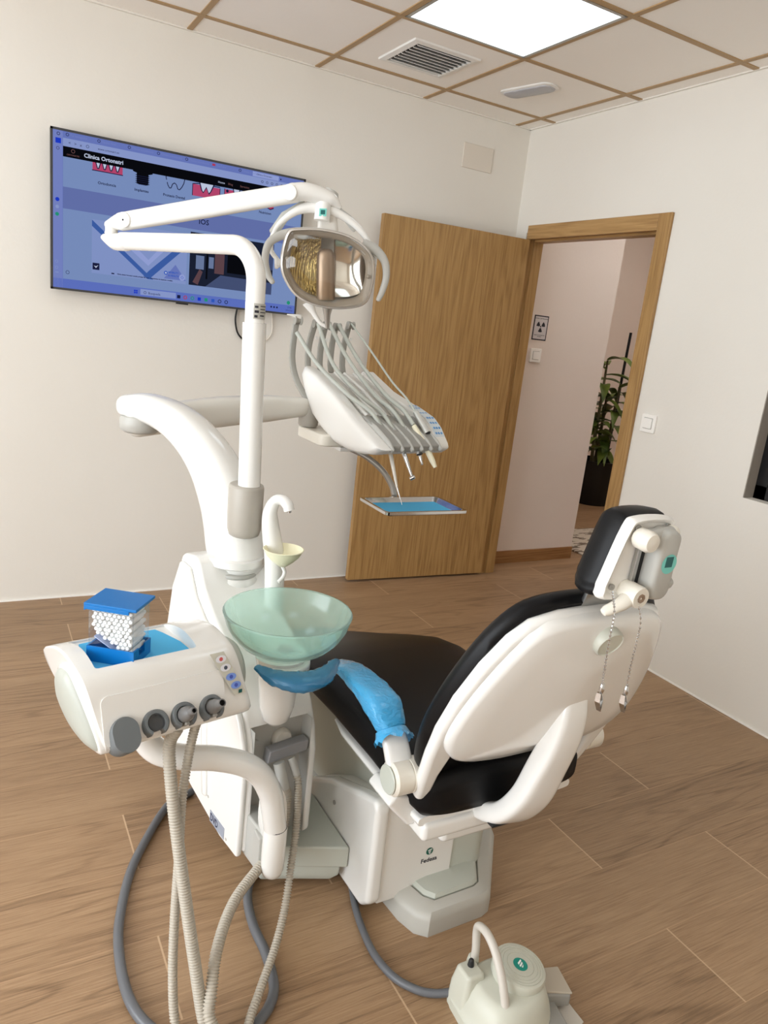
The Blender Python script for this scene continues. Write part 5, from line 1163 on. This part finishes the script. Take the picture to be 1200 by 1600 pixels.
obj('open_end', tube([b, b + (b - a) * 0.02], [0.0088, 0.0088], seg=18), DARK, t)

# ------------------------------------------------------------------ assistant console (left, near)
G = Fr((-2.59, -2.355, 0), 12)
asd = thing('assistant_console', 'white rounded assistant console on a bent tube arm, nearest the left edge', 'assistant console', G(0.15, 0.1, 0.6))
def gvz(v, z, u): return G(u, v, z)
sec = [(-0.030, 0.648), (-0.014, 0.70), (-0.002, 0.745), (0.012, 0.767), (0.03, 0.777), (0.06, 0.785), (0.10, 0.788), (0.15, 0.778), (0.20, 0.758), (0.255, 0.732), (0.272, 0.716), (0.262, 0.692), (0.225, 0.672), (0.19, 0.65), (0.13, 0.624), (0.05, 0.616), (-0.012, 0.628)]
sec = smooth_outline(sec, 3)
def GS(u, v, z): return G(u + (0.74 - z) * 0.22, v, z)      # the ends lean outwards at the bottom
def sect(u, s, sz=None): return [GS(u, 0.10 + (p[0] - 0.10) * s, 0.70 + (p[1] - 0.70) * (sz or s)) for p in sec]
cb = obj('console_shell', loft([sect(-0.014, 0.955), sect(-0.010, 0.99), sect(0.0, 1.0), sect(0.275, 1.0), sect(0.288, 0.985), sect(0.294, 0.945)]), WHITE, asd, angle=50)
boolean_cut(cb, loft([[G(p[0], p[1], z) for p in rrect(0.202, 0.152, 0.006, 3, cx=0.112, cy=0.106)] for z in (0.7615, 0.9)]))
# raised front panel line, domed end caps
bm = BM()
obj('front_panel', loft([[G(p[0], -0.030 + (p[1] - 0.648) * 0.295 - w * 0.97 + 0.012 * (1 if p[1] > 0.72 else 0) * 0, p[1] + w * 0.25) for p in rrect(0.245, 0.088, 0.012, 4, cx=0.130, cy=0.692)] for w in (-0.006, 0.0015, 0.003)]), WHITE, asd, bevel=0.0)
dome = smooth_outline([(-0.022, 0.648), (0.045, 0.755), (0.09, 0.762), (0.14, 0.738), (0.17, 0.69), (0.15, 0.645), (0.10, 0.617), (0.03, 0.615)], 5)
obj('end_rim', loft([[GS(u, 0.08 + (p[0] - 0.08) * s, 0.68 + (p[1] - 0.68) * s) for p in dome] for u, s in ((-0.004, 1.05), (-0.018, 1.04), (-0.021, 1.0), (-0.021, 0.9))]), WHITE, asd, angle=50)
obj('end_dome', loft([[GS(u, 0.08 + (p[0] - 0.08) * s, 0.68 + (p[1] - 0.68) * s) for p in dome] for u, s in ((-0.019, 0.97), (-0.025, 0.93), (-0.032, 0.80), (-0.037, 0.6), (-0.040, 0.3), (-0.041, 0.05))]), mat('pale_grey_dome', rgb(176, 179, 170), 0.35), asd, angle=60)
obj('end_dome', lathe([(0, 0), (0.067, 0.0), (0.067, 0.026), (0.058, 0.038), (0.03, 0.044), (0, 0.045)], G(0.285, 0.076, 0.690), G.u, seg=40), MATS['pale_grey_dome'], asd, angle=50)
# keypad
def gfr(u, z): return G(u, -0.0015 + (0.0 if z > 0.745 else (z - 0.745) * 0.30) + (0.0 if z < 0.76 else (z - 0.76) * 0.55), z)
gn = (G.v * -1 + Vector((0, 0, 0.28))).normalized()
sl_ = lambda z: 0.222 + (0.775 - z) * 0.52
bm = quad(BM(), [gfr(sl_(0.68), 0.68) + gn * 0.006, gfr(sl_(0.68) + 0.027, 0.68) + gn * 0.006, gfr(sl_(0.77) + 0.031, 0.77) + gn * 0.006, gfr(sl_(0.77), 0.77) + gn * 0.006])
kq = obj('keypad', bm, mat('keypad_beige', rgb(206, 204, 190), 0.4), asd, smooth=False)
for k, (z, c) in enumerate(((0.758, 'w'), (0.738, 'w'), (0.718, 'b'), (0.700, 'b'))):
    p = gfr(sl_(z) + 0.0145, z) + gn * 0.0095
    col = MATS.get('key_' + c) or mat('key_' + c, rgb(226, 226, 232) if c == 'w' else rgb(120, 150, 220), 0.35)
    ky = obj('key', disc(BM(), p, gn, 0.0075, rb=0.0115, ref=(0, 0, 1)), col, kq, smooth=False)
    ring_b = BM(); cc = Vector(p) + gn * 0.0004
    add_lathe(ring_b, [(0.0030, 0), (0.0040, 0), (0.0040, 0.0002), (0.0030, 0.0002)], cc, gn, seg=16)
    obj('key_symbol', ring_b, mat('key_sym%d' % k, (rgb(200, 90, 90), rgb(70, 76, 90), rgb(70, 90, 180), rgb(70, 90, 180))[k], 0.5), kq, smooth=False)
A = Ax(gfr(sl_(0.686) + 0.016, 0.686) + gn * 0.0085, G.u, (0, 0, 1), gn)
obj('sticker', box((-0.004, -0.004, 0), (0.004, 0.004, 0.0004), A), MATS['dark_teal_print'], kq, smooth=False)
# four holders along the lower front edge
HU = [0.043, 0.103, 0.160, 0.219]
haxis = (G.v * -0.80 + Vector((0, 0, 0.60))).normalized()
for k, u in enumerate(HU):
    c = G(u, -0.026, 0.667); hx = Ax(c, G.u, haxis.cross(G.u) * -1, haxis)
    hv = hx.v if hx.v.z > 0 else hx.v * -1
    hx = Ax(c, G.u, hv, haxis)
    if k == 0:
        obj('holder_blank', loft([[hx(0.026 * s * math.cos(a) , 0.026 * s * math.sin(a) - (0.014 if math.sin(a) < 0 else 0), w) for a in [2 * PI * j / 32 for j in range(32)]] for s, w in ((1.0, -0.03), (1.0, 0.014), (0.95, 0.018))]), GREYD, asd, angle=50)
    else:
        a0, a1 = math.radians(-58), math.radians(238)
        bm = BM(); n = 30; R2 = []
        for j in range(n + 1):
            a = a0 + (a1 - a0) * j / n
            R2.append([hx(r * math.cos(a), r * math.sin(a), w) for r, w in ((0.0155, -0.028), (0.0155, 0.010), (0.0175, 0.014), (0.0225, 0.014), (0.0255, 0.010), (0.0255, -0.028))])
        add_loft(bm, R2)
        obj('holder_ring', bm, GREYD, asd, angle=50)
        if k == 1: obj('holder_bore_shade', lathe([(0.0, -0.0275), (0.0153, -0.0275), (0.0153, 0.012), (0.0146, 0.012), (0.0140, 0.0075), (0.0, 0.0060)], c, haxis, seg=28), mat('holder_shade_grey', rgb(66, 68, 70), 0.35), asd)  # dark plug paints the shade inside the empty holder's bore
# tube arm
AT = catmull([(-2.186, -2.28, 0.300), (-2.196, -2.28, 0.355), (-2.206, -2.28, 0.398), (-2.232, -2.28, 0.448), (-2.272, -2.28, 0.484), (-2.335, -2.28, 0.512), (-2.405, -2.28, 0.530), (-2.455, -2.27, 0.548), (-2.482, -2.26, 0.585), (-2.487, -2.255, 0.64)], 6)
obj('arm_tube', tube(AT, 0.0265, seg=26), WHITE, asd, angle=60)
obj('arm_post', lathe([(0.0, 0.166), (0.012, 0.168), (0.022, 0.176), (0.0265, 0.19), (0.0275, 0.21), (0.0275, 0.298), (0.0265, 0.302), (0, 0.302)], (-2.185, -2.28, 0), seg=32), WHITE, asd, angle=60)
obj('post_joint', lathe([(0.0, 0.2985), (0.0268, 0.2985), (0.0268, 0.3025), (0.0, 0.3025)], (-2.1855, -2.28, 0), seg=32), DARK, asd)
obj('arm_bracket', loft([[Vector((-2.182 + 0.022 * k * math.cos(a), y, 0.31 + 0.11 * k2 * math.sin(a) * (1 if math.sin(a) > 0 else 1))) for a in [2 * PI * j / 24 for j in range(24)]] for y, k, k2 in ((-2.275, 1.15, 0.8), (-2.245, 1.2, 0.85), (-2.22, 1.1, 0.8))]), WHITE, asd, angle=60)
obj('bracket_link', box((-2.215, -2.262, 0.175), (-2.165, -2.222, 0.262)), GREYL, asd, bevel=0.004)
# paper liner and cotton roll dispenser
bm = BM()
PL = [(0.010, 0.036), (0.210, 0.036), (0.209, 0.096), (0.196, 0.150), (0.188, 0.172), (0.150, 0.176), (0.03, 0.172), (0.012, 0.12)]
add_loft(bm, [[G(p[0], p[1], z) for p in PL] for z in (0.7622, 0.7632)])
tag(obj('paper_console_liner', bm, BLUEP, loc=G(0.1, 0.1, 0.762), smooth=False), 'bright blue paper lining the tray of the assistant console', 'paper liner')
DR = math.degrees(math.atan2(-0.054, 0.074))
D = Fr((-2.592, -2.256, 0.7634), DR)
ds = thing('cotton_roll_dispenser', 'clear box with blue lid and blue base, full of cotton rolls', 'dispenser', D(0.046, 0.038, 0))
LX, LY = 0.094, 0.074
bm = BM()
add_box(bm, (0, 0, 0), (LX, LY, 0.003), D); add_box(bm, (0, 0, 0.003), (LX, 0.003, 0.031), D); add_box(bm, (0, LY - 0.003, 0.003), (LX, LY, 0.031), D); add_box(bm, (0, 0.003, 0.003), (0.003, LY - 0.003, 0.031), D)
add_box(bm, (LX - 0.003, 0.003, 0.003), (LX, 0.022, 0.031), D); add_box(bm, (LX - 0.003, 0.048, 0.003), (LX, LY - 0.003, 0.031), D); add_box(bm, (LX - 0.003, 0.022, 0.003), (LX, 0.048, 0.014), D)
obj('base', bm, BLUE, ds, smooth=False)
bm = BM()
x0, x1, y0, y1, z0, z1 = 0.003, LX - 0.004, 0.004, LY - 0.004, 0.020, 0.112
for q in (((x0, y0, z0), (x1, y0, z0), (x1, y0, z1), (x0, y0, z1)), ((x1, y0, z0), (x1, y1, z0), (x1, y1, z1), (x1, y0, z1)), ((x1, y1, z0), (x0, y1, z0), (x0, y1, z1), (x1, y1, z1)), ((x0, y1, z0), (x0, y0, z0), (x0, y0, z1), (x0, y1, z1))):
    quad(bm, [D(*p) for p in q])
obj('clear_walls', bm, CLEAR, ds, smooth=False, flip=False)
bm = BM()
for p in ((x0, y0), (x1, y0), (x1, y1), (x0, y1)):
    add_box(bm, (p[0] - 0.001, p[1] - 0.001, 0.018), (p[0] + 0.001, p[1] + 0.001, z1), D)
obj('corner_edges', bm, CLEAR, ds, smooth=False)
obj('chute_plate', prism([(0.012, 0.050), (0.055, 0.024), (0.055, 0.0225), (0.012, 0.0485)], 0.006, LY - 0.006, lambda x, z, y: D(x, y, z)), mat('chute_blue_white', rgb(178, 192, 226), 0.3), ds, smooth=False)
bm = BM()
LD = [(-0.004, -0.004), (LX + 0.005, -0.004), (LX + 0.005, LY + 0.004), (-0.004, LY + 0.004)]
add_loft(bm, [[D(p[0], p[1], z + 0.0 * p[0]) for p in LD] for z in (0.113, 0.119)])
add_box(bm, (-0.004, -0.004, 0.106), (LX * 0.9, -0.001, 0.1135), D); add_box(bm, (-0.004, -0.004, 0.104), (-0.001, LY, 0.1135), D)
obj('lid', bm, BLUE, ds, bevel=0.001)
cr = obj('cotton_roll', lathe([(0, 0), (0.0036, 0.0004), (0.0043, 0.003), (0.0043, 0.057), (0.0036, 0.0596), (0, 0.06)], (0, 0, 0), (0, 1, 0), seg=12), COTTON, loc=(0, 0, 0))
rz = math.radians(DR); n = 0
cr_rnd = random.Random(5)
for r in range(11):
    z = 0.0255 + r * 0.0078
    for q in range(9):
        x = 0.0095 + q * 0.0092 + (0.0046 if r % 2 else 0)
        if x > LX - 0.0095: continue
        if z < 0.052 - (x - 0.012) * 0.60 + 0.0065 and x < 0.062: continue
        c = cr if n == 0 else cr.copy()
        if n: COL.objects.link(c)
        c.location = D(x + cr_rnd.uniform(-0.0006, 0.0006), 0.0065 + cr_rnd.uniform(-0.001, 0.001), z + cr_rnd.uniform(-0.0008, 0.0008) + 0.0)
        c.rotation_euler = (cr_rnd.uniform(-0.01, 0.01), 0, rz + cr_rnd.uniform(-0.02, 0.02))
        tag(c, 'white cotton roll stacked in the clear blue-lidded dispenser', 'cotton roll', 'cotton rolls in the clear dispenser'); n += 1

# ------------------------------------------------------------------ suction hoses
def corrugated(path, r, pitch=0.0060, amp=0.0014, seg=16):
    """ribbed hose: rings at even spacing with alternating radius"""
    P = catmull(path, 24); d = [0.0]
    for a, b in zip(P, P[1:]): d.append(d[-1] + (b - a).length)
    L_ = d[-1]; n = int(L_ / pitch) * 4; Q = []; rr = []; j = 0
    for k in range(n + 1):
        s = L_ * k / n
        while j < len(d) - 2 and d[j + 1] < s: j += 1
        f = (s - d[j]) / max(1e-9, d[j + 1] - d[j]); Q.append(P[j].lerp(P[j + 1], min(1, f)))
        rr.append(r + (amp if k % 4 in (1, 2) else -amp))
    bm = BM(); F_ = frames(Q); rings = []
    for c, (t_, nn_, bb_), ra in zip(Q, F_, rr):
        rings.append([c + (nn_ * math.cos(2 * PI * q / seg) + bb_ * math.sin(2 * PI * q / seg)) * ra for q in range(seg)])
    return add_loft(bm, rings)
HA = [(-2.437, -2.345, 0.640), (-2.449, -2.338, 0.60), (-2.447, -2.360, 0.521), (-2.437, -2.390, 0.409), (-2.422, -2.420, 0.278), (-2.408, -2.450, 0.161), (-2.395, -2.485, 0.055), (-2.385, -2.54, 0.020), (-2.375, -2.60, 0.0165), (-2.352, -2.625, 0.0165), (-2.345, -2.60, 0.020), (-2.372, -2.54, 0.045), (-2.390, -2.505, 0.080), (-2.380, -2.475, 0.108), (-2.350, -2.410, 0.148), (-2.292, -2.330, 0.172), (-2.213, -2.270, 0.192), (-2.156, -2.238, 0.214), (-2.128, -2.203, 0.303), (-2.136, -2.196, 0.345)]
HB = [(-2.390, -2.335, 0.655), (-2.399, -2.330, 0.62), (-2.412, -2.338, 0.555), (-2.426, -2.360, 0.473), (-2.432, -2.380, 0.370), (-2.440, -2.400, 0.252), (-2.447, -2.430, 0.141), (-2.447, -2.465, 0.05), (-2.44, -2.53, 0.0145), (-2.43, -2.62, 0.0125), (-2.39, -2.68, 0.0125), (-2.34, -2.66, 0.0125), (-2.315, -2.58, 0.0135), (-2.313, -2.52, 0.032), (-2.269, -2.460, 0.048), (-2.210, -2.390, 0.076), (-2.167, -2.330, 0.112), (-2.132, -2.270, 0.177), (-2.109, -2.230, 0.248), (-2.102, -2.206, 0.339), (-2.104, -2.192, 0.368)]
def suction(path, r, name, label, hole, u, fit, fr_, conn):
    t = thing(name, label, 'suction hose', path[0])
    obj('hose', corrugated(path, r), HOSEM, t, angle=75)
    c = G(u, -0.026, 0.667)
    obj('suction_tip', lathe([(0, -0.05), (fr_ * 0.75, -0.05), (fr_ * 0.85, -0.03), (fr_, -0.02), (fr_, 0.024), (fr_ * 0.72, 0.036), (hole + 0.0025, 0.040), (hole + 0.0022, 0.056), (hole, 0.0565), (hole, 0.045), (0, 0.045)], c, haxis, seg=28), mat('tip_grey', rgb(118, 117, 116), 0.4) if 'tip_grey' not in MATS else MATS['tip_grey'], t, angle=40)
    obj('tip_bore', lathe([(0, 0.0452), (hole, 0.0452), (hole * 0.99, 0.0565), (hole * 0.9, 0.0465), (0, 0.0465)], c, haxis, seg=20), DARK, t)
    obj('tip_lever', loft([[c + haxis * w + G.u * (x * s) + (haxis.cross(G.u) * -1 if (haxis.cross(G.u)).z < 0 else haxis.cross(G.u)) * -(fr_ * 0.95 + y) for x, y in ((-0.006, 0), (0.006, 0), (0.006, 0.006), (-0.006, 0.006))] for w, s in ((-0.028, 0.8), (-0.005, 1.0), (0.016, 0.7))]), GREYM, t, bevel=0.0015)
    obj('hose_end', tube([Vector(path[-1]) + (Vector(path[-2]) - Vector(path[-1])) * 0.2, path[-1], conn], [r * 1.12, r * 1.25, r * 1.25], seg=20), GREYL, t)
    return t
suction(HA, 0.0112, 'suction_hose', 'thick corrugated beige suction hose hanging from the assistant console', 0.0042, HU[2], 0.0148, 0.0148, (-2.145, -2.176, 0.395))
suction(HB, 0.0082, 'saliva_hose', 'thin corrugated beige saliva hose, right of the thick suction hose', 0.0058, HU[3], 0.0148, 0.0138, (-2.112, -2.172, 0.398))

# ------------------------------------------------------------------ cables and foot control on the floor
ca = [(-2.215, -1.70, 0.013), (-2.285, -1.734, 0.013), (-2.315, -1.763, 0.013), (-2.366, -1.837, 0.013), (-2.441, -1.966, 0.013), (-2.491, -2.106, 0.013), (-2.510, -2.198, 0.013), (-2.515, -2.304, 0.013), (-2.503, -2.383, 0.013), (-2.470, -2.45, 0.013), (-2.42, -2.515, 0.013), (-2.35, -2.54, 0.013), (-2.297, -2.507, 0.013), (-2.251, -2.474, 0.013), (-2.222, -2.427, 0.013), (-2.210, -2.341, 0.013), (-2.210, -2.251, 0.013), (-2.193, -2.159, 0.013), (-2.15, -2.09, 0.013), (-2.06, -2.03, 0.02)]
tag(obj('supply_cable', tube(catmull(ca, 8), 0.0115, seg=14), CABLE, loc=(-2.4, -2.1, 0)), 'dark grey supply cable looping over the floor under the suction hoses', 'cable')
cc_ = [(-1.93, -2.22, 0.012), (-1.953, -2.29, 0.010), (-1.968, -2.359, 0.010), (-1.976, -2.438, 0.010), (-1.964, -2.509, 0.010), (-1.933, -2.558, 0.010), (-1.900, -2.586, 0.013), (-1.862, -2.606, 0.022)]
tag(obj('pedal_cable', tube(catmull(cc_, 8), 0.009, seg=14), CABLE, loc=(-1.95, -2.45, 0)), 'dark grey cable from the motor box to the foot pedal', 'cable')
fp = thing('foot_pedal', 'pale grey dental foot pedal with carrying hoop and round top', 'foot pedal', (-1.76, -2.68, 0))
PMAT = mat('pedal_grey_green', rgb(196, 196, 182), 0.38)
PC = Vector((-1.772, -2.675, 0))
base = smooth_outline([(-0.098, 0.075), (-0.112, 0.03), (-0.112, -0.03), (-0.09, -0.085), (-0.03, -0.105), (0.05, -0.09), (0.092, -0.04), (0.096, 0.02), (0.06, 0.07), (-0.02, 0.09)], 4)
obj('pedal_body', loft([[PC + Vector((cx * (1 - s) + p[0] * s, p[1] * s, z)) for p in base] for z, s, cx in ((0.0, 1.0, 0), (0.022, 1.0, 0), (0.026, 0.955, 0), (0.05, 0.90, 0), (0.075, 0.80, 0), (0.088, 0.70, 0.0), (0.092, 0.62, 0))]), PMAT, fp, angle=40)
obj('connector_block', loft([[PC + Vector((-0.076 + p[0] * s, 0.045 + p[1] * s, z)) for p in rrect(0.066, 0.07, 0.015)] for z, s in ((0.0, 1.0), (0.06, 0.92), (0.098, 0.72), (0.104, 0.6))]), PMAT, fp, bevel=0.004)
obj('toggle_switch', tube([PC + Vector((-0.072, 0.052, 0.10)), PC + Vector((-0.072, 0.052, 0.116))], [0.008, 0.006], seg=14, rounded=3), DARK, fp)
obj('cable_gland', tube([(-1.872, -2.602, 0.026), (-1.850, -2.612, 0.032)], [0.011, 0.014], seg=16), GREYM, fp)
tl = Vector((0.10, -0.10, 1)).normalized()
kn_ = obj('round_top', lathe([(0, 0.0), (0.058, 0.0), (0.060, 0.004), (0.060, 0.022), (0.057, 0.027), (0.052, 0.0285), (0.0515, 0.0275), (0.0505, 0.0275), (0.05, 0.0285), (0.046, 0.029), (0.0455, 0.028), (0.0445, 0.028), (0.044, 0.029), (0.040, 0.0295), (0.0395, 0.0285), (0.0385, 0.0285), (0.038, 0.0295), (0.031, 0.030), (0.0305, 0.029), (0.0295, 0.029), (0.029, 0.030), (0, 0.030)], PC + Vector((0.022, 0.005, 0.086)), tl, seg=56), PMAT, fp, angle=35)
ec = PC + Vector((0.022, 0.005, 0.086)) + tl * 0.0302
em_ = obj('emblem', disc(BM(), ec, tl, 0.0165, ref=(1, 0, 0), seg=32), TEAL, kn_, smooth=False)
A = Ax(ec + tl * 0.0004, (1, 0.15, 0), (-0.15, 1, 0.1), tl); bm = BM()
quad(bm, [A(-.008, .004, 0), A(.009, .009, 0), A(.008, .005, 0), A(-.007, .0, 0)]); quad(bm, [A(-.006, -.002, 0), A(.007, .003, 0), A(.006, -.001, 0), A(-.004, -.005, 0)]); quad(bm, [A(-.003, -.007, 0), A(.005, -.003, 0), A(.003, -.006, 0), A(-.001, -.009, 0)])
obj('emblem_mark', bm, WHITEP, em_, smooth=False)
hoop = catmull([PC + Vector((-0.050, 0.078, 0.03)), PC + Vector((-0.044, 0.074, 0.10)), PC + Vector((-0.043, 0.082, 0.155)), PC + Vector((-0.045, 0.075, 0.178)), PC + Vector((-0.047, 0.045, 0.186)), PC + Vector((-0.048, 0.012, 0.172)), PC + Vector((-0.05, -0.02, 0.14)), PC + Vector((-0.052, -0.045, 0.10)), PC + Vector((-0.053, -0.060, 0.06)), PC + Vector((-0.053, -0.064, 0.03))], 6)
hp2 = obj('carrying_hoop', tube(hoop, 0.0095, rb=0.0085, seg=16), mat('hoop_grey', rgb(200, 194, 184), 0.35), fp)
obj('hoop_socket', lathe([(0.013, 0.0), (0.014, 0.03), (0.012, 0.046), (0.0098, 0.048), (0.0, 0.048)], PC + Vector((-0.053, -0.064, 0.015)), (0, 0.05, 1), seg=20), PMAT, fp)
obj('hoop_socket', lathe([(0.013, 0.0), (0.014, 0.06), (0.012, 0.075), (0.0098, 0.077), (0.0, 0.077)], PC + Vector((-0.048, 0.077, 0.02)), (0.03, -0.02, 1), seg=20), PMAT, fp)
obj('pedal_block', loft([[PC + Vector(v) for v in r] for r in (((0.07, 0.025, 0.012), (0.07, -0.035, 0.012), (0.07, -0.035, 0.05), (0.07, 0.025, 0.052)), ((0.15, 0.005, 0.014), (0.135, -0.06, 0.014), (0.135, -0.06, 0.046), (0.15, 0.005, 0.05)))]), GREYM, fp, bevel=0.006)
obj('pedal_tread', loft([[PC + Vector(v) for v in r] for r in (((0.068, 0.03, 0.051), (0.07, -0.03, 0.049), (0.07, -0.03, 0.055), (0.068, 0.03, 0.057)), ((0.152, 0.008, 0.049), (0.138, -0.058, 0.045), (0.138, -0.058, 0.05), (0.152, 0.008, 0.054)))]), mat('tread_beige', rgb(186, 176, 160), 0.5), fp, bevel=0.002)
obj('pedal_arm', prism([(0.06, -0.03), (0.10, -0.045), (0.09, -0.10), (0.05, -0.10)], 0.006, 0.03, lambda x, y, z: PC + Vector((x, y, z))), GREYM, fp, bevel=0.003)
obj('floor_plate', prism([(0.04, -0.02), (0.15, -0.005), (0.147, -0.095), (0.08, -0.115), (0.03, -0.10)], 0.0008, 0.005, lambda x, y, z: PC + Vector((x, y, z))), mat('worn_plate_paint', rgb(196, 190, 180), 0.4), fp, bevel=0.0015)

# ------------------------------------------------------------------ camera and light
cd = bpy.data.cameras.new('camera'); cam = bpy.data.objects.new('camera', cd); COL.objects.link(cam)
yaw, pitch, roll = 0.5256, -0.2470, 0.1112
fw_ = Vector((math.cos(pitch) * math.sin(yaw), math.cos(pitch) * math.cos(yaw), math.sin(pitch)))
rt = Vector((math.cos(yaw), -math.sin(yaw), 0)); upv = rt.cross(fw_)
r2 = rt * math.cos(roll) + upv * math.sin(roll); u2 = upv * math.cos(roll) - rt * math.sin(roll)
mw = Matrix((r2, u2, -fw_)).transposed().to_4x4(); mw.translation = Vector((-2.7699, -3.6218, 1.4376))
cam.matrix_world = mw
cd.sensor_fit = 'HORIZONTAL'; cd.sensor_width = 36.0; cd.lens = 36.0 * 1148.19 / 1200.0; cd.clip_start = 0.02; cd.clip_end = 60
SC.camera = cam

w = bpy.data.worlds.new('sky'); SC.world = w; w.use_nodes = True
bg = w.node_tree.nodes['Background']; bg.inputs['Color'].default_value = (0.89, 0.945, 1.0, 1); bg.inputs['Strength'].default_value = 8.8
pl = bpy.data.lights.new('window_portal', 'AREA'); pl.shape = 'RECTANGLE'; pl.size = LW[1] - LW[0]; pl.size_y = LW[3] - LW[2]; pl.cycles.is_portal = True
po = bpy.data.objects.new('window_portal', pl); COL.objects.link(po)
po.location = (XL - 0.11, (LW[0] + LW[1]) / 2, (LW[2] + LW[3]) / 2); po.rotation_euler = (PI / 2, 0, -PI / 2)
SC.view_settings.view_transform = 'Standard'; SC.view_settings.look = 'None'; SC.view_settings.exposure = -0.17; SC.view_settings.gamma = 1.0
SC.view_settings.use_curve_mapping = False
SC.cycles.max_bounces = 12; SC.cycles.diffuse_bounces = 6; SC.cycles.transparent_max_bounces = 16; SC.cycles.transmission_bounces = 8
SC.cycles.use_denoising = True
SC.cycles.sample_clamp_indirect = 8
